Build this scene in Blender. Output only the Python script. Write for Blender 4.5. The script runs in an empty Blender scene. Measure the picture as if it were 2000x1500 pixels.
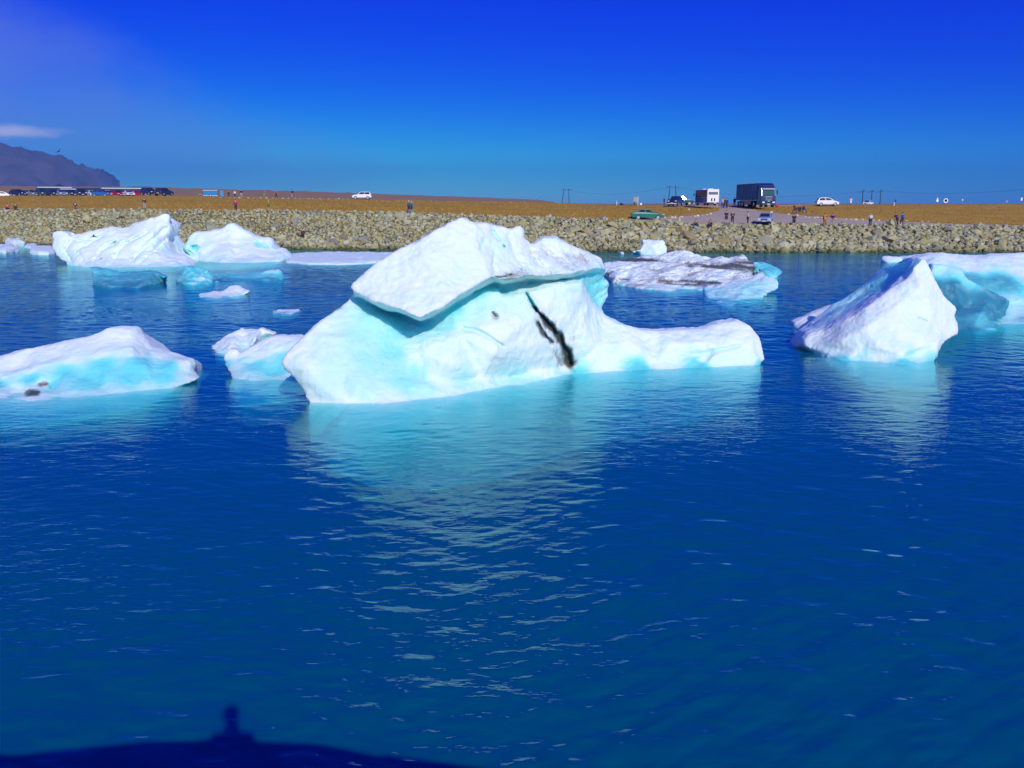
import bpy, bmesh, math, random
import numpy as np
from mathutils import Vector, Matrix, noise as mnoise
from mathutils.geometry import delaunay_2d_cdt

R = math.radians
sc = bpy.context.scene
col = sc.collection
random.seed(7)
rng = np.random.default_rng(11)

# ------------------------------------------------------------------ camera
CAMZ, PITCH, F = 6.0, R(11.5), 1732.0          # metres, down-tilt, focal length in photo pixels
CP, SP = math.cos(PITCH), math.sin(PITCH)
cam = bpy.data.cameras.new('camera')
cam.sensor_width = 36.0
cam.lens = F / 2000.0 * 36.0
cam.clip_start = 0.1
cam.clip_end = 60000
camo = bpy.data.objects.new('camera', cam)
camo.location = (0, 0, CAMZ)
camo.rotation_euler = (R(90) - PITCH, 0, 0)
col.objects.link(camo)
sc.camera = camo

# ------------------------------------------------------------------ sky and sun
SUN_EL, SUN_AZ = R(29.5), R(161.0)             # azimuth clockwise from +Y: behind the camera, to the right
w = bpy.data.worlds.new('World')
sc.world = w
w.use_nodes = True
nt = w.node_tree
nt.nodes.clear()
N = nt.nodes.new
L = nt.links.new
out = N('ShaderNodeOutputWorld')
bg = N('ShaderNodeBackground')
bg.inputs['Strength'].default_value = 0.085
sky = N('ShaderNodeTexSky')
sky.sky_type = 'NISHITA'
sky.sun_disc = False
sky.sun_elevation = SUN_EL
sky.sun_rotation = SUN_AZ
sky.air_density = 1.0
sky.dust_density = 0.0
sky.ozone_density = 4.0
hs = N('ShaderNodeHueSaturation')
hs.inputs['Saturation'].default_value = 1.4
L(sky.outputs[0], hs.inputs['Color'])
# camera-style colour response: deeper, more saturated blue all over the sky
scs = N('ShaderNodeSeparateColor'); L(hs.outputs[0], scs.inputs[0])
ccs = N('ShaderNodeCombineColor')
KS = 0.085
def chan(i, power, gain):
    m0 = N('ShaderNodeMath'); m0.operation = 'MULTIPLY'; L(scs.outputs[i], m0.inputs[0]); m0.inputs[1].default_value = KS
    m1 = N('ShaderNodeMath'); m1.operation = 'MAXIMUM'; L(m0.outputs[0], m1.inputs[0]); m1.inputs[1].default_value = 0.0
    m2 = N('ShaderNodeMath'); m2.operation = 'POWER'; L(m1.outputs[0], m2.inputs[0]); m2.inputs[1].default_value = power
    m3 = N('ShaderNodeMath'); m3.operation = 'MULTIPLY'; L(m2.outputs[0], m3.inputs[0]); m3.inputs[1].default_value = gain / KS
    L(m3.outputs[0], ccs.inputs[i])
chan(0, 3.0, 0.34); chan(1, 2.9, 1.08); chan(2, 0.55, 1.10)
tint = ccs
# thin veil of cirrus and one lens cloud, laid out on the sky by compass direction and height
tc = N('ShaderNodeTexCoord')
sep = N('ShaderNodeSeparateXYZ'); L(tc.outputs['Generated'], sep.inputs[0])
def M(op, a, b=None, c=None, clamp=False):
    n = N('ShaderNodeMath'); n.operation = op; n.use_clamp = clamp
    for i, v in enumerate((a, b, c)):
        if v is None: continue
        if isinstance(v, (int, float)): n.inputs[i].default_value = v
        else: L(v, n.inputs[i])
    return n.outputs[0]
az = M('ARCTAN2', sep.outputs['X'], sep.outputs['Y'])          # radians right of +Y
el = M('ARCSINE', sep.outputs['Z'])
def wnoise(sx, sy, scale, detail=5, rough=0.55):
    cx = N('ShaderNodeCombineXYZ')
    L(M('MULTIPLY', az, sx), cx.inputs[0]); L(M('MULTIPLY', el, sy), cx.inputs[1])
    n = N('ShaderNodeTexNoise'); n.inputs['Scale'].default_value = scale
    n.inputs['Detail'].default_value = detail; n.inputs['Roughness'].default_value = rough
    L(cx.outputs[0], n.inputs['Vector'])
    return n.outputs['Fac']
def sstep(x, e0, e1):
    n = N('ShaderNodeMapRange'); n.interpolation_type = 'SMOOTHERSTEP'
    L(x, n.inputs[0]); n.inputs[1].default_value = e0; n.inputs[2].default_value = e1
    n.inputs[3].default_value = 0; n.inputs[4].default_value = 1
    return n.outputs[0]
n1 = wnoise(1.0, 2.2, 5.0)
n2 = wnoise(1.0, 3.0, 16.0)
line = M('ADD', M('MULTIPLY', az, -0.45), M('MULTIPLY', el, -1.0))      # grows to the lower left
line = M('ADD', line, M('MULTIPLY', M('SUBTRACT', n1, 0.5), 0.16))
line = M('ADD', line, M('MULTIPLY', M('SUBTRACT', n2, 0.5), 0.03))
veil = M('MULTIPLY', sstep(line, -0.01, 0.15), 0.62)
up = sstep(el, -0.02, 0.05)
veil = M('MULTIPLY', veil, up)
mv = N('ShaderNodeMix'); mv.data_type = 'RGBA'
L(veil, mv.inputs['Factor']); L(tint.outputs[0], mv.inputs['A'])
mv.inputs['B'].default_value = (1.9, 2.7, 8.8, 1)
# lens cloud over the mountain, and low puffs on the horizon
n3 = wnoise(1.0, 3.0, 34.0, 7, 0.65)
dx = M('DIVIDE', M('ADD', az, 0.53), 0.080)
dy = M('DIVIDE', M('SUBTRACT', el, 0.068), 0.0080)
rad = M('SQRT', M('ADD', M('MULTIPLY', dx, dx), M('MULTIPLY', dy, dy)))
lens = M('MULTIPLY', sstep(M('SUBTRACT', M('ADD', rad, n3), 0.5), 1.25, 0.2), 0.9)
mv2 = N('ShaderNodeMix'); mv2.data_type = 'RGBA'
L(lens, mv2.inputs['Factor']); L(mv.outputs['Result'], mv2.inputs['A'])
mv2.inputs['B'].default_value = (7.0, 7.2, 10.5, 1)
n4 = wnoise(1.0, 2.5, 22.0, 5, 0.6)
lowband = M('MULTIPLY', sstep(el, 0.026, 0.004), sstep(n4, 0.52, 0.72))
lowband = M('MULTIPLY', lowband, M('MULTIPLY', sstep(az, 0.02, -0.1), 0.55))
mv3 = N('ShaderNodeMix'); mv3.data_type = 'RGBA'
L(lowband, mv3.inputs['Factor']); L(mv2.outputs['Result'], mv3.inputs['A'])
mv3.inputs['B'].default_value = (3.2, 5.2, 9.8, 1)
L(mv3.outputs['Result'], bg.inputs['Color'])
L(bg.outputs[0], out.inputs['Surface'])

sun = bpy.data.lights.new('sun', 'SUN')
sun.energy = 3.6
sun.angle = R(0.5)
sun.color = (1.0, 0.965, 0.89)
suno = bpy.data.objects.new('sun', sun)
sdir = Vector((math.sin(SUN_AZ) * math.cos(SUN_EL), math.cos(SUN_AZ) * math.cos(SUN_EL), math.sin(SUN_EL)))
suno.rotation_euler = sdir.to_track_quat('Z', 'Y').to_euler()
suno.location = sdir * 100
col.objects.link(suno)

sc.view_settings.view_transform = 'Standard'
sc.view_settings.look = 'None'
sc.view_settings.exposure = 0.0
sc.view_settings.gamma = 1.0
sc.cycles.use_denoising = True
sc.cycles.max_bounces = 8
sc.cycles.transparent_max_bounces = 12
sc.cycles.volume_bounces = 0
sc.cycles.caustics_reflective = False
sc.cycles.caustics_refractive = False
sc.cycles.sample_clamp_indirect = 4.0

# ------------------------------------------------------------------ pixel <-> place
def ray(px, py):
    u, v = (px - 1000) / F, (750 - py) / F
    return Vector((u, CP + v * SP, -SP + v * CP))
def P(px, py, Y):
    d = ray(px, py); return Vector((0, 0, CAMZ)) + d * (Y / d.y)
def W(px, py, z=0.0):
    d = ray(px, py); return Vector((0, 0, CAMZ)) + d * ((z - CAMZ) / d.z)
def proj(p):
    d = p[1] * CP - (p[2] - CAMZ) * SP
    up = p[1] * SP + (p[2] - CAMZ) * CP
    return 1000 + F * p[0] / d, 750 - F * up / d
def proj_np(v):
    d = v[:, 1] * CP - (v[:, 2] - CAMZ) * SP
    up = v[:, 1] * SP + (v[:, 2] - CAMZ) * CP
    return 1000 + F * v[:, 0] / d, 750 - F * up / d

# ------------------------------------------------------------------ materials
MATS = {}
def new_mat(name):
    m = bpy.data.materials.new(name); m.use_nodes = True
    nt = m.node_tree
    return m, nt, nt.nodes['Principled BSDF']
def mat(name, color, rough=0.6, metal=0.0, var=0.12, scale=8.0, bump=0.0, spec=0.5, coat=0.0):
    key = name
    if key in MATS: return MATS[key]
    m, nt, b = new_mat(name)
    b.inputs['Roughness'].default_value = rough
    b.inputs['Metallic'].default_value = metal
    b.inputs['Specular IOR Level'].default_value = spec
    b.inputs['Coat Weight'].default_value = coat
    t = nt.nodes.new('ShaderNodeTexCoord')
    n = nt.nodes.new('ShaderNodeTexNoise'); n.inputs['Scale'].default_value = scale
    n.inputs['Detail'].default_value = 4
    nt.links.new(t.outputs['Object'], n.inputs['Vector'])
    r = nt.nodes.new('ShaderNodeMapRange')
    r.inputs[3].default_value = 1 - var; r.inputs[4].default_value = 1 + var
    nt.links.new(n.outputs['Fac'], r.inputs[0])
    mx = nt.nodes.new('ShaderNodeMix'); mx.data_type = 'RGBA'; mx.blend_type = 'MULTIPLY'
    mx.inputs['Factor'].default_value = 1
    mx.inputs['A'].default_value = (*color, 1)
    nt.links.new(r.outputs[0], mx.inputs['B'])
    nt.links.new(mx.outputs['Result'], b.inputs['Base Color'])
    if bump:
        bp = nt.nodes.new('ShaderNodeBump'); bp.inputs['Strength'].default_value = bump
        bp.inputs['Distance'].default_value = 0.05
        nt.links.new(n.outputs['Fac'], bp.inputs['Height'])
        nt.links.new(bp.outputs[0], b.inputs['Normal'])
    MATS[key] = m
    return m
def nnoise(nt, vec, scale, detail=5, rough=0.55, map_scale=None):
    n = nt.nodes.new('ShaderNodeTexNoise')
    n.inputs['Scale'].default_value = scale; n.inputs['Detail'].default_value = detail
    n.inputs['Roughness'].default_value = rough
    if map_scale:
        mp = nt.nodes.new('ShaderNodeMapping'); mp.inputs['Scale'].default_value = map_scale[:3]
        if len(map_scale) > 3: mp.inputs['Rotation'].default_value = (0, 0, map_scale[3])
        nt.links.new(vec, mp.inputs['Vector']); vec = mp.outputs[0]
    nt.links.new(vec, n.inputs['Vector'])
    return n.outputs['Fac']
def nmath(nt, op, a, b=None, clamp=False):
    n = nt.nodes.new('ShaderNodeMath'); n.operation = op; n.use_clamp = clamp
    for i, v in enumerate((a, b)):
        if v is None: continue
        if isinstance(v, (int, float)): n.inputs[i].default_value = v
        else: nt.links.new(v, n.inputs[i])
    return n.outputs[0]
def nrange(nt, x, a, b, c=0.0, d=1.0):
    n = nt.nodes.new('ShaderNodeMapRange'); n.interpolation_type = 'SMOOTHSTEP'
    nt.links.new(x, n.inputs[0])
    for i, v in enumerate((a, b, c, d)): n.inputs[i + 1].default_value = v
    return n.outputs[0]
def nmix(nt, fac, a, b, blend='MIX'):
    n = nt.nodes.new('ShaderNodeMix'); n.data_type = 'RGBA'; n.blend_type = blend
    for key, v in (('Factor', fac), ('A', a), ('B', b)):
        if isinstance(v, (int, float)): n.inputs[key].default_value = v
        elif isinstance(v, tuple): n.inputs[key].default_value = (*v, 1)
        else: nt.links.new(v, n.inputs[key])
    return n.outputs['Result']
def nattr(nt, name):
    n = nt.nodes.new('ShaderNodeAttribute'); n.attribute_name = name
    return n
def nbump(nt, h, strength, dist, normal=None):
    n = nt.nodes.new('ShaderNodeBump'); n.inputs['Strength'].default_value = strength
    n.inputs['Distance'].default_value = dist
    nt.links.new(h, n.inputs['Height'])
    if normal is not None: nt.links.new(normal, n.inputs['Normal'])
    return n.outputs[0]

def ice_material():
    m, nt, b = new_mat('glacier_ice')
    pos = nt.nodes.new('ShaderNodeNewGeometry').outputs['Position']
    blue = nattr(nt, 'blue').outputs['Fac']
    dirt = nattr(nt, 'dirt').outputs['Fac']
    nA = nnoise(nt, pos, 1.3, 6, 0.6)
    nB = nnoise(nt, pos, 7.0, 5, 0.65)
    nC = nnoise(nt, pos, 34.0, 3, 0.6)
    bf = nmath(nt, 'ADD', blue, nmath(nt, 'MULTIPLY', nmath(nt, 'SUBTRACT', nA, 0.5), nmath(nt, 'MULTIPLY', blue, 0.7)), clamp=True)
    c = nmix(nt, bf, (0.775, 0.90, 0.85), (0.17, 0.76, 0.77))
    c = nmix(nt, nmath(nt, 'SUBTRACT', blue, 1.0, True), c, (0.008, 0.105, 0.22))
    c = nmix(nt, nmath(nt, 'MULTIPLY', nrange(nt, nA, 0.48, 0.70), 0.22), c, (0.50, 0.83, 0.85))
    # faint grey-brown grains of silt in the melt surface
    sp = nmath(nt, 'MULTIPLY', nrange(nt, nB, 0.56, 0.78), 0.10)
    c = nmix(nt, sp, c, (0.50, 0.47, 0.44))
    df = nmath(nt, 'MULTIPLY', dirt, 1.5)
    dn = nmath(nt, 'ADD', df, nmath(nt, 'MULTIPLY', nmath(nt, 'SUBTRACT', nmath(nt, 'ADD', nmath(nt, 'MULTIPLY', nB, .45), nmath(nt, 'MULTIPLY', nC, .55)), 0.53), 2.6))
    dn = nmath(nt, 'MULTIPLY', nrange(nt, dn, 0.25, 1.0), nrange(nt, dirt, 0.02, 0.25))
    dc = nmix(nt, nrange(nt, dirt, 0.50, 0.85), (0.30, 0.27, 0.27), (0.016, 0.018, 0.022))
    c = nmix(nt, nmath(nt, 'MULTIPLY', dn, 0.92), c, dc)
    nt.links.new(c, b.inputs['Base Color'])
    nt.links.new(nrange(nt, bf, 0.0, 1.0, 0.55, 0.22), b.inputs['Roughness'])
    nt.links.new(nrange(nt, bf, 0.0, 1.0, 0.30, 0.90), b.inputs['Subsurface Weight'])
    b.inputs['Subsurface Radius'].default_value = (0.05, 0.80, 0.85)
    b.inputs['Subsurface Scale'].default_value = 0.80
    b.inputs['IOR'].default_value = 1.31
    vo = nt.nodes.new('ShaderNodeTexVoronoi'); vo.feature = 'SMOOTH_F1'; vo.inputs['Scale'].default_value = 5.5
    vo.inputs['Smoothness'].default_value = 0.4
    wv = nt.nodes.new('ShaderNodeVectorMath'); wv.operation = 'ADD'
    wn = nt.nodes.new('ShaderNodeTexNoise'); wn.inputs['Scale'].default_value = 2.0; nt.links.new(pos, wn.inputs['Vector'])
    nt.links.new(pos, wv.inputs[0]); nt.links.new(wn.outputs['Color'], wv.inputs[1]); nt.links.new(wv.outputs[0], vo.inputs['Vector'])
    h = nmath(nt, 'ADD', nmath(nt, 'MULTIPLY', nB, 0.7), nmath(nt, 'MULTIPLY', nC, 0.4))
    h = nmath(nt, 'ADD', h, nmath(nt, 'MULTIPLY', nmath(nt, 'MULTIPLY', vo.outputs['Distance'], nrange(nt, nA, 0.4, 0.65)), 0.9))
    mpb = nt.nodes.new('ShaderNodeMapping'); mpb.inputs['Rotation'].default_value = (0.15, 0.42, 0.2); mpb.inputs['Scale'].default_value = (0.35, 0.5, 6.5)
    nt.links.new(pos, mpb.inputs['Vector'])
    band = nnoise(nt, mpb.outputs[0], 1.0, 4, 0.6)                                    # tilted annual layers
    h = nmath(nt, 'ADD', h, nmath(nt, 'MULTIPLY', band, 0.75))
    nt.links.new(nbump(nt, h, 0.50, 0.06), b.inputs['Normal'])
    return m
ICE = ice_material()

def water_material():
    m, nt, b = new_mat('glacial_water')
    nt.nodes.remove(b)
    o = nt.nodes['Material Output']
    pos = nt.nodes.new('ShaderNodeNewGeometry').outputs['Position']
    w2 = nnoise(nt, pos, 1.0, 3, 0.55, (1.8, 4.4, 1, -0.12))
    w4 = nnoise(nt, pos, 1.0, 2, 0.5, (6.0, 12.0, 1, 0.25))
    calm = nrange(nt, nnoise(nt, pos, 1.0, 2, 0.5, (0.06, 0.11, 1, -0.4)), 0.36, 0.64, 0.4, 1.3)
    h = nmath(nt, 'ADD', nmath(nt, 'MULTIPLY', w2, 0.026), nmath(nt, 'MULTIPLY', w4, 0.006))
    h = nmath(nt, 'MULTIPLY', h, calm)
    sx = nt.nodes.new('ShaderNodeSeparateXYZ'); nt.links.new(pos, sx.inputs[0])
    h = nmath(nt, 'MULTIPLY', h, nrange(nt, sx.outputs['Y'], 26.0, 70.0, 1.0, 1.6))      # the current ripples the mid channel
    nrm = nbump(nt, h, 1.0, 1.0)
    fr = nt.nodes.new('ShaderNodeFresnel'); 
    bfc = nt.nodes.new('ShaderNodeNewGeometry').outputs['Backfacing']
    nt.links.new(nmath(nt, 'ADD', nmath(nt, 'MULTIPLY', bfc, 1 / 1.50 - 1.50), 1.50), fr.inputs['IOR'])   # same strength from above and below: the sheet does not bend light
    nt.links.new(nrm, fr.inputs['Normal'])
    gl = nt.nodes.new('ShaderNodeBsdfGlossy'); gl.inputs['Roughness'].default_value = 0.04
    gl.inputs['Color'].default_value = (0.52, 0.96, 0.96, 1)      # turquoise tint painted into the reflections
    nt.links.new(nrm, gl.inputs['Normal'])
    df = nt.nodes.new('ShaderNodeBsdfDiffuse'); df.inputs['Color'].default_value = (0.0, 0.44, 0.76, 1)
    nt.links.new(nrm, df.inputs['Normal'])
    tr = nt.nodes.new('ShaderNodeBsdfTransparent'); tr.inputs['Color'].default_value = (0.97, 1, 1, 1)
    m1 = nt.nodes.new('ShaderNodeMixShader'); m1.inputs[0].default_value = 0.80
    nt.links.new(df.outputs[0], m1.inputs[1]); nt.links.new(tr.outputs[0], m1.inputs[2])
    m2 = nt.nodes.new('ShaderNodeMixShader')
    nt.links.new(fr.outputs[0], m2.inputs[0])
    nt.links.new(m1.outputs[0], m2.inputs[1]); nt.links.new(gl.outputs[0], m2.inputs[2])
    nt.links.new(m2.outputs[0], o.inputs['Surface'])
    va = nt.nodes.new('ShaderNodeVolumeAbsorption')
    va.inputs['Color'].default_value = (0.0, 0.80, 0.81, 1)
    va.inputs['Density'].default_value = 1.5
    nt.links.new(va.outputs[0], o.inputs['Volume'])
    return m

def ground_material(name, c1, c2, c3, scale=0.6, fine=3.0, bump=0.5, stretch=(1, 1, 1)):
    m, nt, b = new_mat(name)
    pos = nt.nodes.new('ShaderNodeNewGeometry').outputs['Position']
    a = nnoise(nt, pos, scale, 6, 0.6, stretch)
    f = nnoise(nt, pos, fine, 6, 0.7, stretch)
    g = nnoise(nt, pos, scale * 0.12, 3, 0.5)
    c = nmix(nt, nrange(nt, a, 0.35, 0.65), c1, c2)
    c = nmix(nt, nmath(nt, 'MULTIPLY', nrange(nt, f, 0.5, 0.75), 0.6), c, c3)
    c = nmix(nt, nmath(nt, 'MULTIPLY', nrange(nt, g, 0.45, 0.7), 0.5), c, c1)
    nt.links.new(c, b.inputs['Base Color'])
    b.inputs['Roughness'].default_value = 0.95
    b.inputs['Specular IOR Level'].default_value = 0.1
    nt.links.new(nbump(nt, f, bump, 0.25), b.inputs['Normal'])
    return m
GRASS = ground_material('dry_grass', (0.48, 0.295, 0.050), (0.40, 0.235, 0.038), (0.47, 0.35, 0.075), 0.45, 2.5, 0.8, (0.35, 1, 1))
GRAVEL = ground_material('grey_gravel', (0.49, 0.40, 0.29), (0.43, 0.35, 0.26), (0.54, 0.46, 0.35), 0.5, 4.0, 0.4, (0.5, 1, 1))
PLAIN = ground_material('outwash_plain', (0.36, 0.235, 0.125), (0.29, 0.20, 0.12), (0.41, 0.27, 0.13), 0.12, 0.8, 0.5, (0.3, 1, 1))
MOSSY = ground_material('mossy_fines', (0.20, 0.18, 0.05), (0.15, 0.14, 0.05), (0.26, 0.24, 0.07), 0.5, 3.0, 0.5)
SILT = ground_material('lagoon_silt', (0.01, 0.115, 0.22), (0.008, 0.10, 0.20), (0.012, 0.125, 0.24), 0.3, 2.0, 0.3)

def rock_material():
    m, nt, b = new_mat('riprap_stone')
    pos = nt.nodes.new('ShaderNodeNewGeometry').outputs['Position']
    tone = nattr(nt, 'tone').outputs['Color']
    f = nnoise(nt, pos, 2.2, 6, 0.65)
    g = nnoise(nt, pos, 9.0, 4, 0.6)
    c = nmix(nt, nmath(nt, 'MULTIPLY', nrange(nt, f, 0.48, 0.7), 0.55), tone, (0.30, 0.27, 0.07))
    c = nmix(nt, nmath(nt, 'MULTIPLY', nrange(nt, g, 0.5, 0.75), 0.35), c, (0.20, 0.18, 0.13))
    nt.links.new(c, b.inputs['Base Color'])
    b.inputs['Roughness'].default_value = 0.9
    b.inputs['Specular IOR Level'].default_value = 0.2
    nt.links.new(nbump(nt, g, 0.5, 0.08), b.inputs['Normal'])
    return m
ROCK = rock_material()

# ------------------------------------------------------------------ object helpers
def tag(o, label=None, cat=None, group=None, kind=None):
    if label: o['label'] = label
    if cat: o['category'] = cat
    if group: o['group'] = group
    if kind: o['kind'] = kind
    return o
def link(name, me, material=None, parent=None):
    o = bpy.data.objects.new(name, me); col.objects.link(o)
    if material: me.materials.append(material)
    if parent: o.parent = parent
    return o
def empty(name, loc, rz=0.0):
    o = bpy.data.objects.new(name, None); col.objects.link(o)
    o.empty_display_size = 0.3
    o.location = loc; o.rotation_euler = (0, 0, rz)
    return o
def mesh_np(name, v, f, smooth=True):
    me = bpy.data.meshes.new(name)
    me.from_pydata([tuple(map(float, p)) for p in v], [], [tuple(int(i) for i in q) for q in f])
    me.update()
    if smooth: me.polygons.foreach_set('use_smooth', [True] * len(me.polygons))
    return me
class MB:
    """collects simple solids into one bmesh"""
    def __init__(s): s.bm = bmesh.new()
    def box(s, c, d, bevel=0.0, taper=None, rot=None, seg=1):
        r = bmesh.ops.create_cube(s.bm, size=1.0)
        vs = r['verts']
        for v in vs:
            v.co = Vector((v.co.x * d[0], v.co.y * d[1], v.co.z * d[2]))
            if taper and v.co.z > 0:
                v.co.x *= taper[0]; v.co.y *= taper[1]
        if bevel:
            es = list({e for v in vs for e in v.link_edges})
            rr = bmesh.ops.bevel(s.bm, geom=es, offset=bevel, segments=seg, affect='EDGES', profile=0.5)
            vs = list({v for f in rr['faces'] for v in f.verts} | {v for v in vs if v.is_valid})
        for v in vs:
            if rot: v.co = rot @ v.co
            v.co += Vector(c)
        return s
    def prism(s, prof, x0, x1, inset_top=0.0, zsplit=None, bevel=0.0):
        """side profile of (y, z), extruded across x; points above zsplit are drawn in by inset_top"""
        a, b = [], []
        for y, z in prof:
            k = inset_top if (zsplit is not None and z > zsplit) else 0.0
            a.append(s.bm.verts.new((x0 + k, y, z))); b.append(s.bm.verts.new((x1 - k, y, z)))
        n = len(prof)
        fs = [s.bm.faces.new(a), s.bm.faces.new(list(reversed(b)))]
        for i in range(n):
            fs.append(s.bm.faces.new((a[i], b[i], b[(i + 1) % n], a[(i + 1) % n])))
        if bevel:
            es = list({e for f in fs for e in f.edges})
            bmesh.ops.bevel(s.bm, geom=es, offset=bevel, segments=2, affect='EDGES', profile=0.5)
        return s
    def tube(s, p, q, r0, r1=None, n=10, cap=True):
        p, q = Vector(p), Vector(q); r1 = r0 if r1 is None else r1
        d = (q - p); ln = d.length
        rot = d.to_track_quat('Z', 'Y').to_matrix().to_4x4()
        bmesh.ops.create_cone(s.bm, cap_ends=cap, segments=n, radius1=r0, radius2=r1, depth=ln,
                              matrix=Matrix.Translation((p + q) / 2) @ rot)
        return s
    def ball(s, c, d, sub=2, rot=None):
        m = Matrix.Translation(c) @ (rot.to_4x4() if rot else Matrix.Identity(4)) @ Matrix.Diagonal((*d, 1))
        bmesh.ops.create_icosphere(s.bm, subdivisions=sub, radius=1.0, matrix=m)
        return s
    def quad(s, pts, t=0.008, direction=None):
        """a thin slab: polygon pts pushed out along its normal"""
        pts = [Vector(p) for p in pts]
        nrm = (pts[1] - pts[0]).cross(pts[2] - pts[0]).normalized()
        if direction is not None and nrm.dot(Vector(direction)) < 0: nrm = -nrm
        a = [s.bm.verts.new(p - nrm * 0.02) for p in pts]; b = [s.bm.verts.new(p + nrm * t) for p in pts]
        n = len(pts)
        s.bm.faces.new(a); s.bm.faces.new(list(reversed(b)))
        for i in range(n): s.bm.faces.new((a[i], b[i], b[(i + 1) % n], a[(i + 1) % n]))
        return s
    def build(s, name, material, parent=None, smooth=False):
        bmesh.ops.recalc_face_normals(s.bm, faces=s.bm.faces)
        me = bpy.data.meshes.new(name); s.bm.to_mesh(me); s.bm.free()
        if smooth: me.polygons.foreach_set('use_smooth', [True] * len(me.polygons))
        return link(name, me, material, parent)

def mod_mesh(me, setup):
    """run modifiers on a mesh and return the finished mesh"""
    o = bpy.data.objects.new('tmp', me); col.objects.link(o)
    setup(o)
    dg = bpy.context.evaluated_depsgraph_get()
    r = bpy.data.meshes.new_from_object(o.evaluated_get(dg))
    bpy.data.objects.remove(o)
    return r

# ------------------------------------------------------------------ icebergs
def fractal(v, scale, octs=4, off=0.0):
    o = Vector((off, off * 1.7, off * 0.3))
    return np.array([mnoise.fractal(Vector(p) * scale + o, 0.9, 2.1, octs, noise_basis='PERLIN_ORIGINAL') for p in v])
def make_ice(name, label, cat, pts, loop, back, te=0.6, voxel=0.08, smooth=6, rough=0.10, foot=0.5, depth=1.4,
             creases=(), features=(), blue_default=0.0, rscale=0.9, under_blue=0.55, group=None, back_drop=0.0, fine=0.02, streak=0.0, wl=None):
    """pts: (px, py, Y or None for the waterline, blue, dirt); loop: outline as indices.
    back: world Y of the far side. The front, the far side and the keel are all closed into one solid."""
    W3, B, D = [], [], []
    for p in pts:
        px, py, Y = p[:3]
        W3.append(P(px, py, Y) if Y is not None else W(px, py))
        B.append(p[3] if len(p) > 3 else blue_default); D.append(p[4] if len(p) > 4 else 0.0)
    # keel below every waterline point
    wl = [i for i in loop if pts[i][2] is None]
    cx = sum(W3[i].x for i in wl) / max(1, len(wl))
    newloop = []
    under = {}; shelf = {}
    for q_, i in enumerate(wl):
        p = W3[i]
        tp = 0.10 + 0.90 * math.sin(math.pi * (q_ + .5) / len(wl)) ** .6
        shelf[i] = len(W3)
        W3.append(Vector((p.x + (cx - p.x) * 0.05, p.y - foot * tp, -0.17 * foot * tp - 0.05))); B.append(under_blue); D.append(0)
        under[i] = len(W3)
        W3.append(Vector((p.x + (cx - p.x) * 0.05, p.y - foot * tp * 0.7, -depth))); B.append(under_blue); D.append(0)
    n = len(loop)
    k = 0
    # outline with the waterline run replaced by the keel run
    start = next((j for j in range(n) if pts[loop[j]][2] is not None), 0)
    seq = [loop[(start + j) % n] for j in range(n)]
    run = [i for i in seq if pts[i][2] is None]
    done = False
    for i in seq:
        if pts[i][2] is None:
            if not done:
                newloop.append(run[0]); newloop += [under[j] for j in run]
                if len(run) > 1: newloop.append(run[-1])
                done = True
        else: newloop.append(i)
    uv = [Vector(proj(p)) for p in W3]
    edges = [(a, b) for a, b in creases]
    for a, b in zip(run[:-1], run[1:]): edges += [(a, b), (shelf[a], shelf[b])]
    vo, eo, fo, ov, oe, of = delaunay_2d_cdt([Vector((u.x, -u.y)) for u in uv], edges, [newloop], 1, 1e-4)
    V, VB, VD, orig = [], [], [], []
    for i, c in enumerate(vo):
        if ov[i]:
            j = ov[i][0]; V.append(W3[j]); VB.append(B[j]); VD.append(D[j]); orig.append(j)
        else:
            wts = [1 / ((c.x - u.x) ** 2 + (c.y + u.y) ** 2 + 1e-3) for u in uv]; s = sum(wts)
            Y = sum(a * p.y for a, p in zip(wts, W3)) / s
            V.append(P(c.x, -c.y, Y)); VB.append(0); VD.append(0); orig.append(-1)
    bset = set(newloop)
    nf = len(V)
    cnt = {}
    for f in fo:
        for a, b in zip(f, f[1:] + f[:1]):
            cnt[(a, b)] = cnt.get((a, b), 0) + 1
    bedges = [e for e in cnt if (e[1], e[0]) not in cnt]
    bverts = {a for e in bedges for a in e}
    BK = []
    for i, p in enumerate(V):
        if i in bverts:
            Yb = p.y + te; z = p.z - 0.02 * te
        else:
            Yb = max(back, p.y + te + 0.2)
            z = CAMZ - (CAMZ - p.z) * (Yb / p.y) if p.z > -0.05 else p.z
            z -= back_drop
        BK.append(Vector((p.x, Yb, z)))
    F_ = [tuple(f) for f in fo] + [tuple(nf + i for i in reversed(f)) for f in fo]
    for a, b in bedges: F_.append((b, a, nf + a, nf + b))
    me = mesh_np(name, V + BK, F_, False)
    bm = bmesh.new(); bm.from_mesh(me); bmesh.ops.recalc_face_normals(bm, faces=bm.faces); bm.to_mesh(me); bm.free()
    def setup(o):
        md = o.modifiers.new('r', 'REMESH'); md.mode = 'VOXEL'; md.voxel_size = voxel; md.adaptivity = 0
    me = mod_mesh(me, setup)
    nv = len(me.vertices)
    v = np.empty(nv * 3); me.vertices.foreach_get('co', v); v = v.reshape(-1, 3)
    e = np.empty(len(me.edges) * 2, dtype=np.int64); me.edges.foreach_get('vertices', e); e = e.reshape(-1, 2)
    deg = np.bincount(e.ravel(), minlength=nv).astype(float)[:, None]
    def lap(x, it):
        for _ in range(it):
            acc = np.zeros_like(x)
            np.add.at(acc, e[:, 0], x[e[:, 1]]); np.add.at(acc, e[:, 1], x[e[:, 0]])
            x = x * 0.4 + 0.6 * acc / np.maximum(deg, 1)
        return x
    v = lap(v, smooth)
    me.vertices.foreach_set('co', v.ravel()); me.update()
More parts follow.
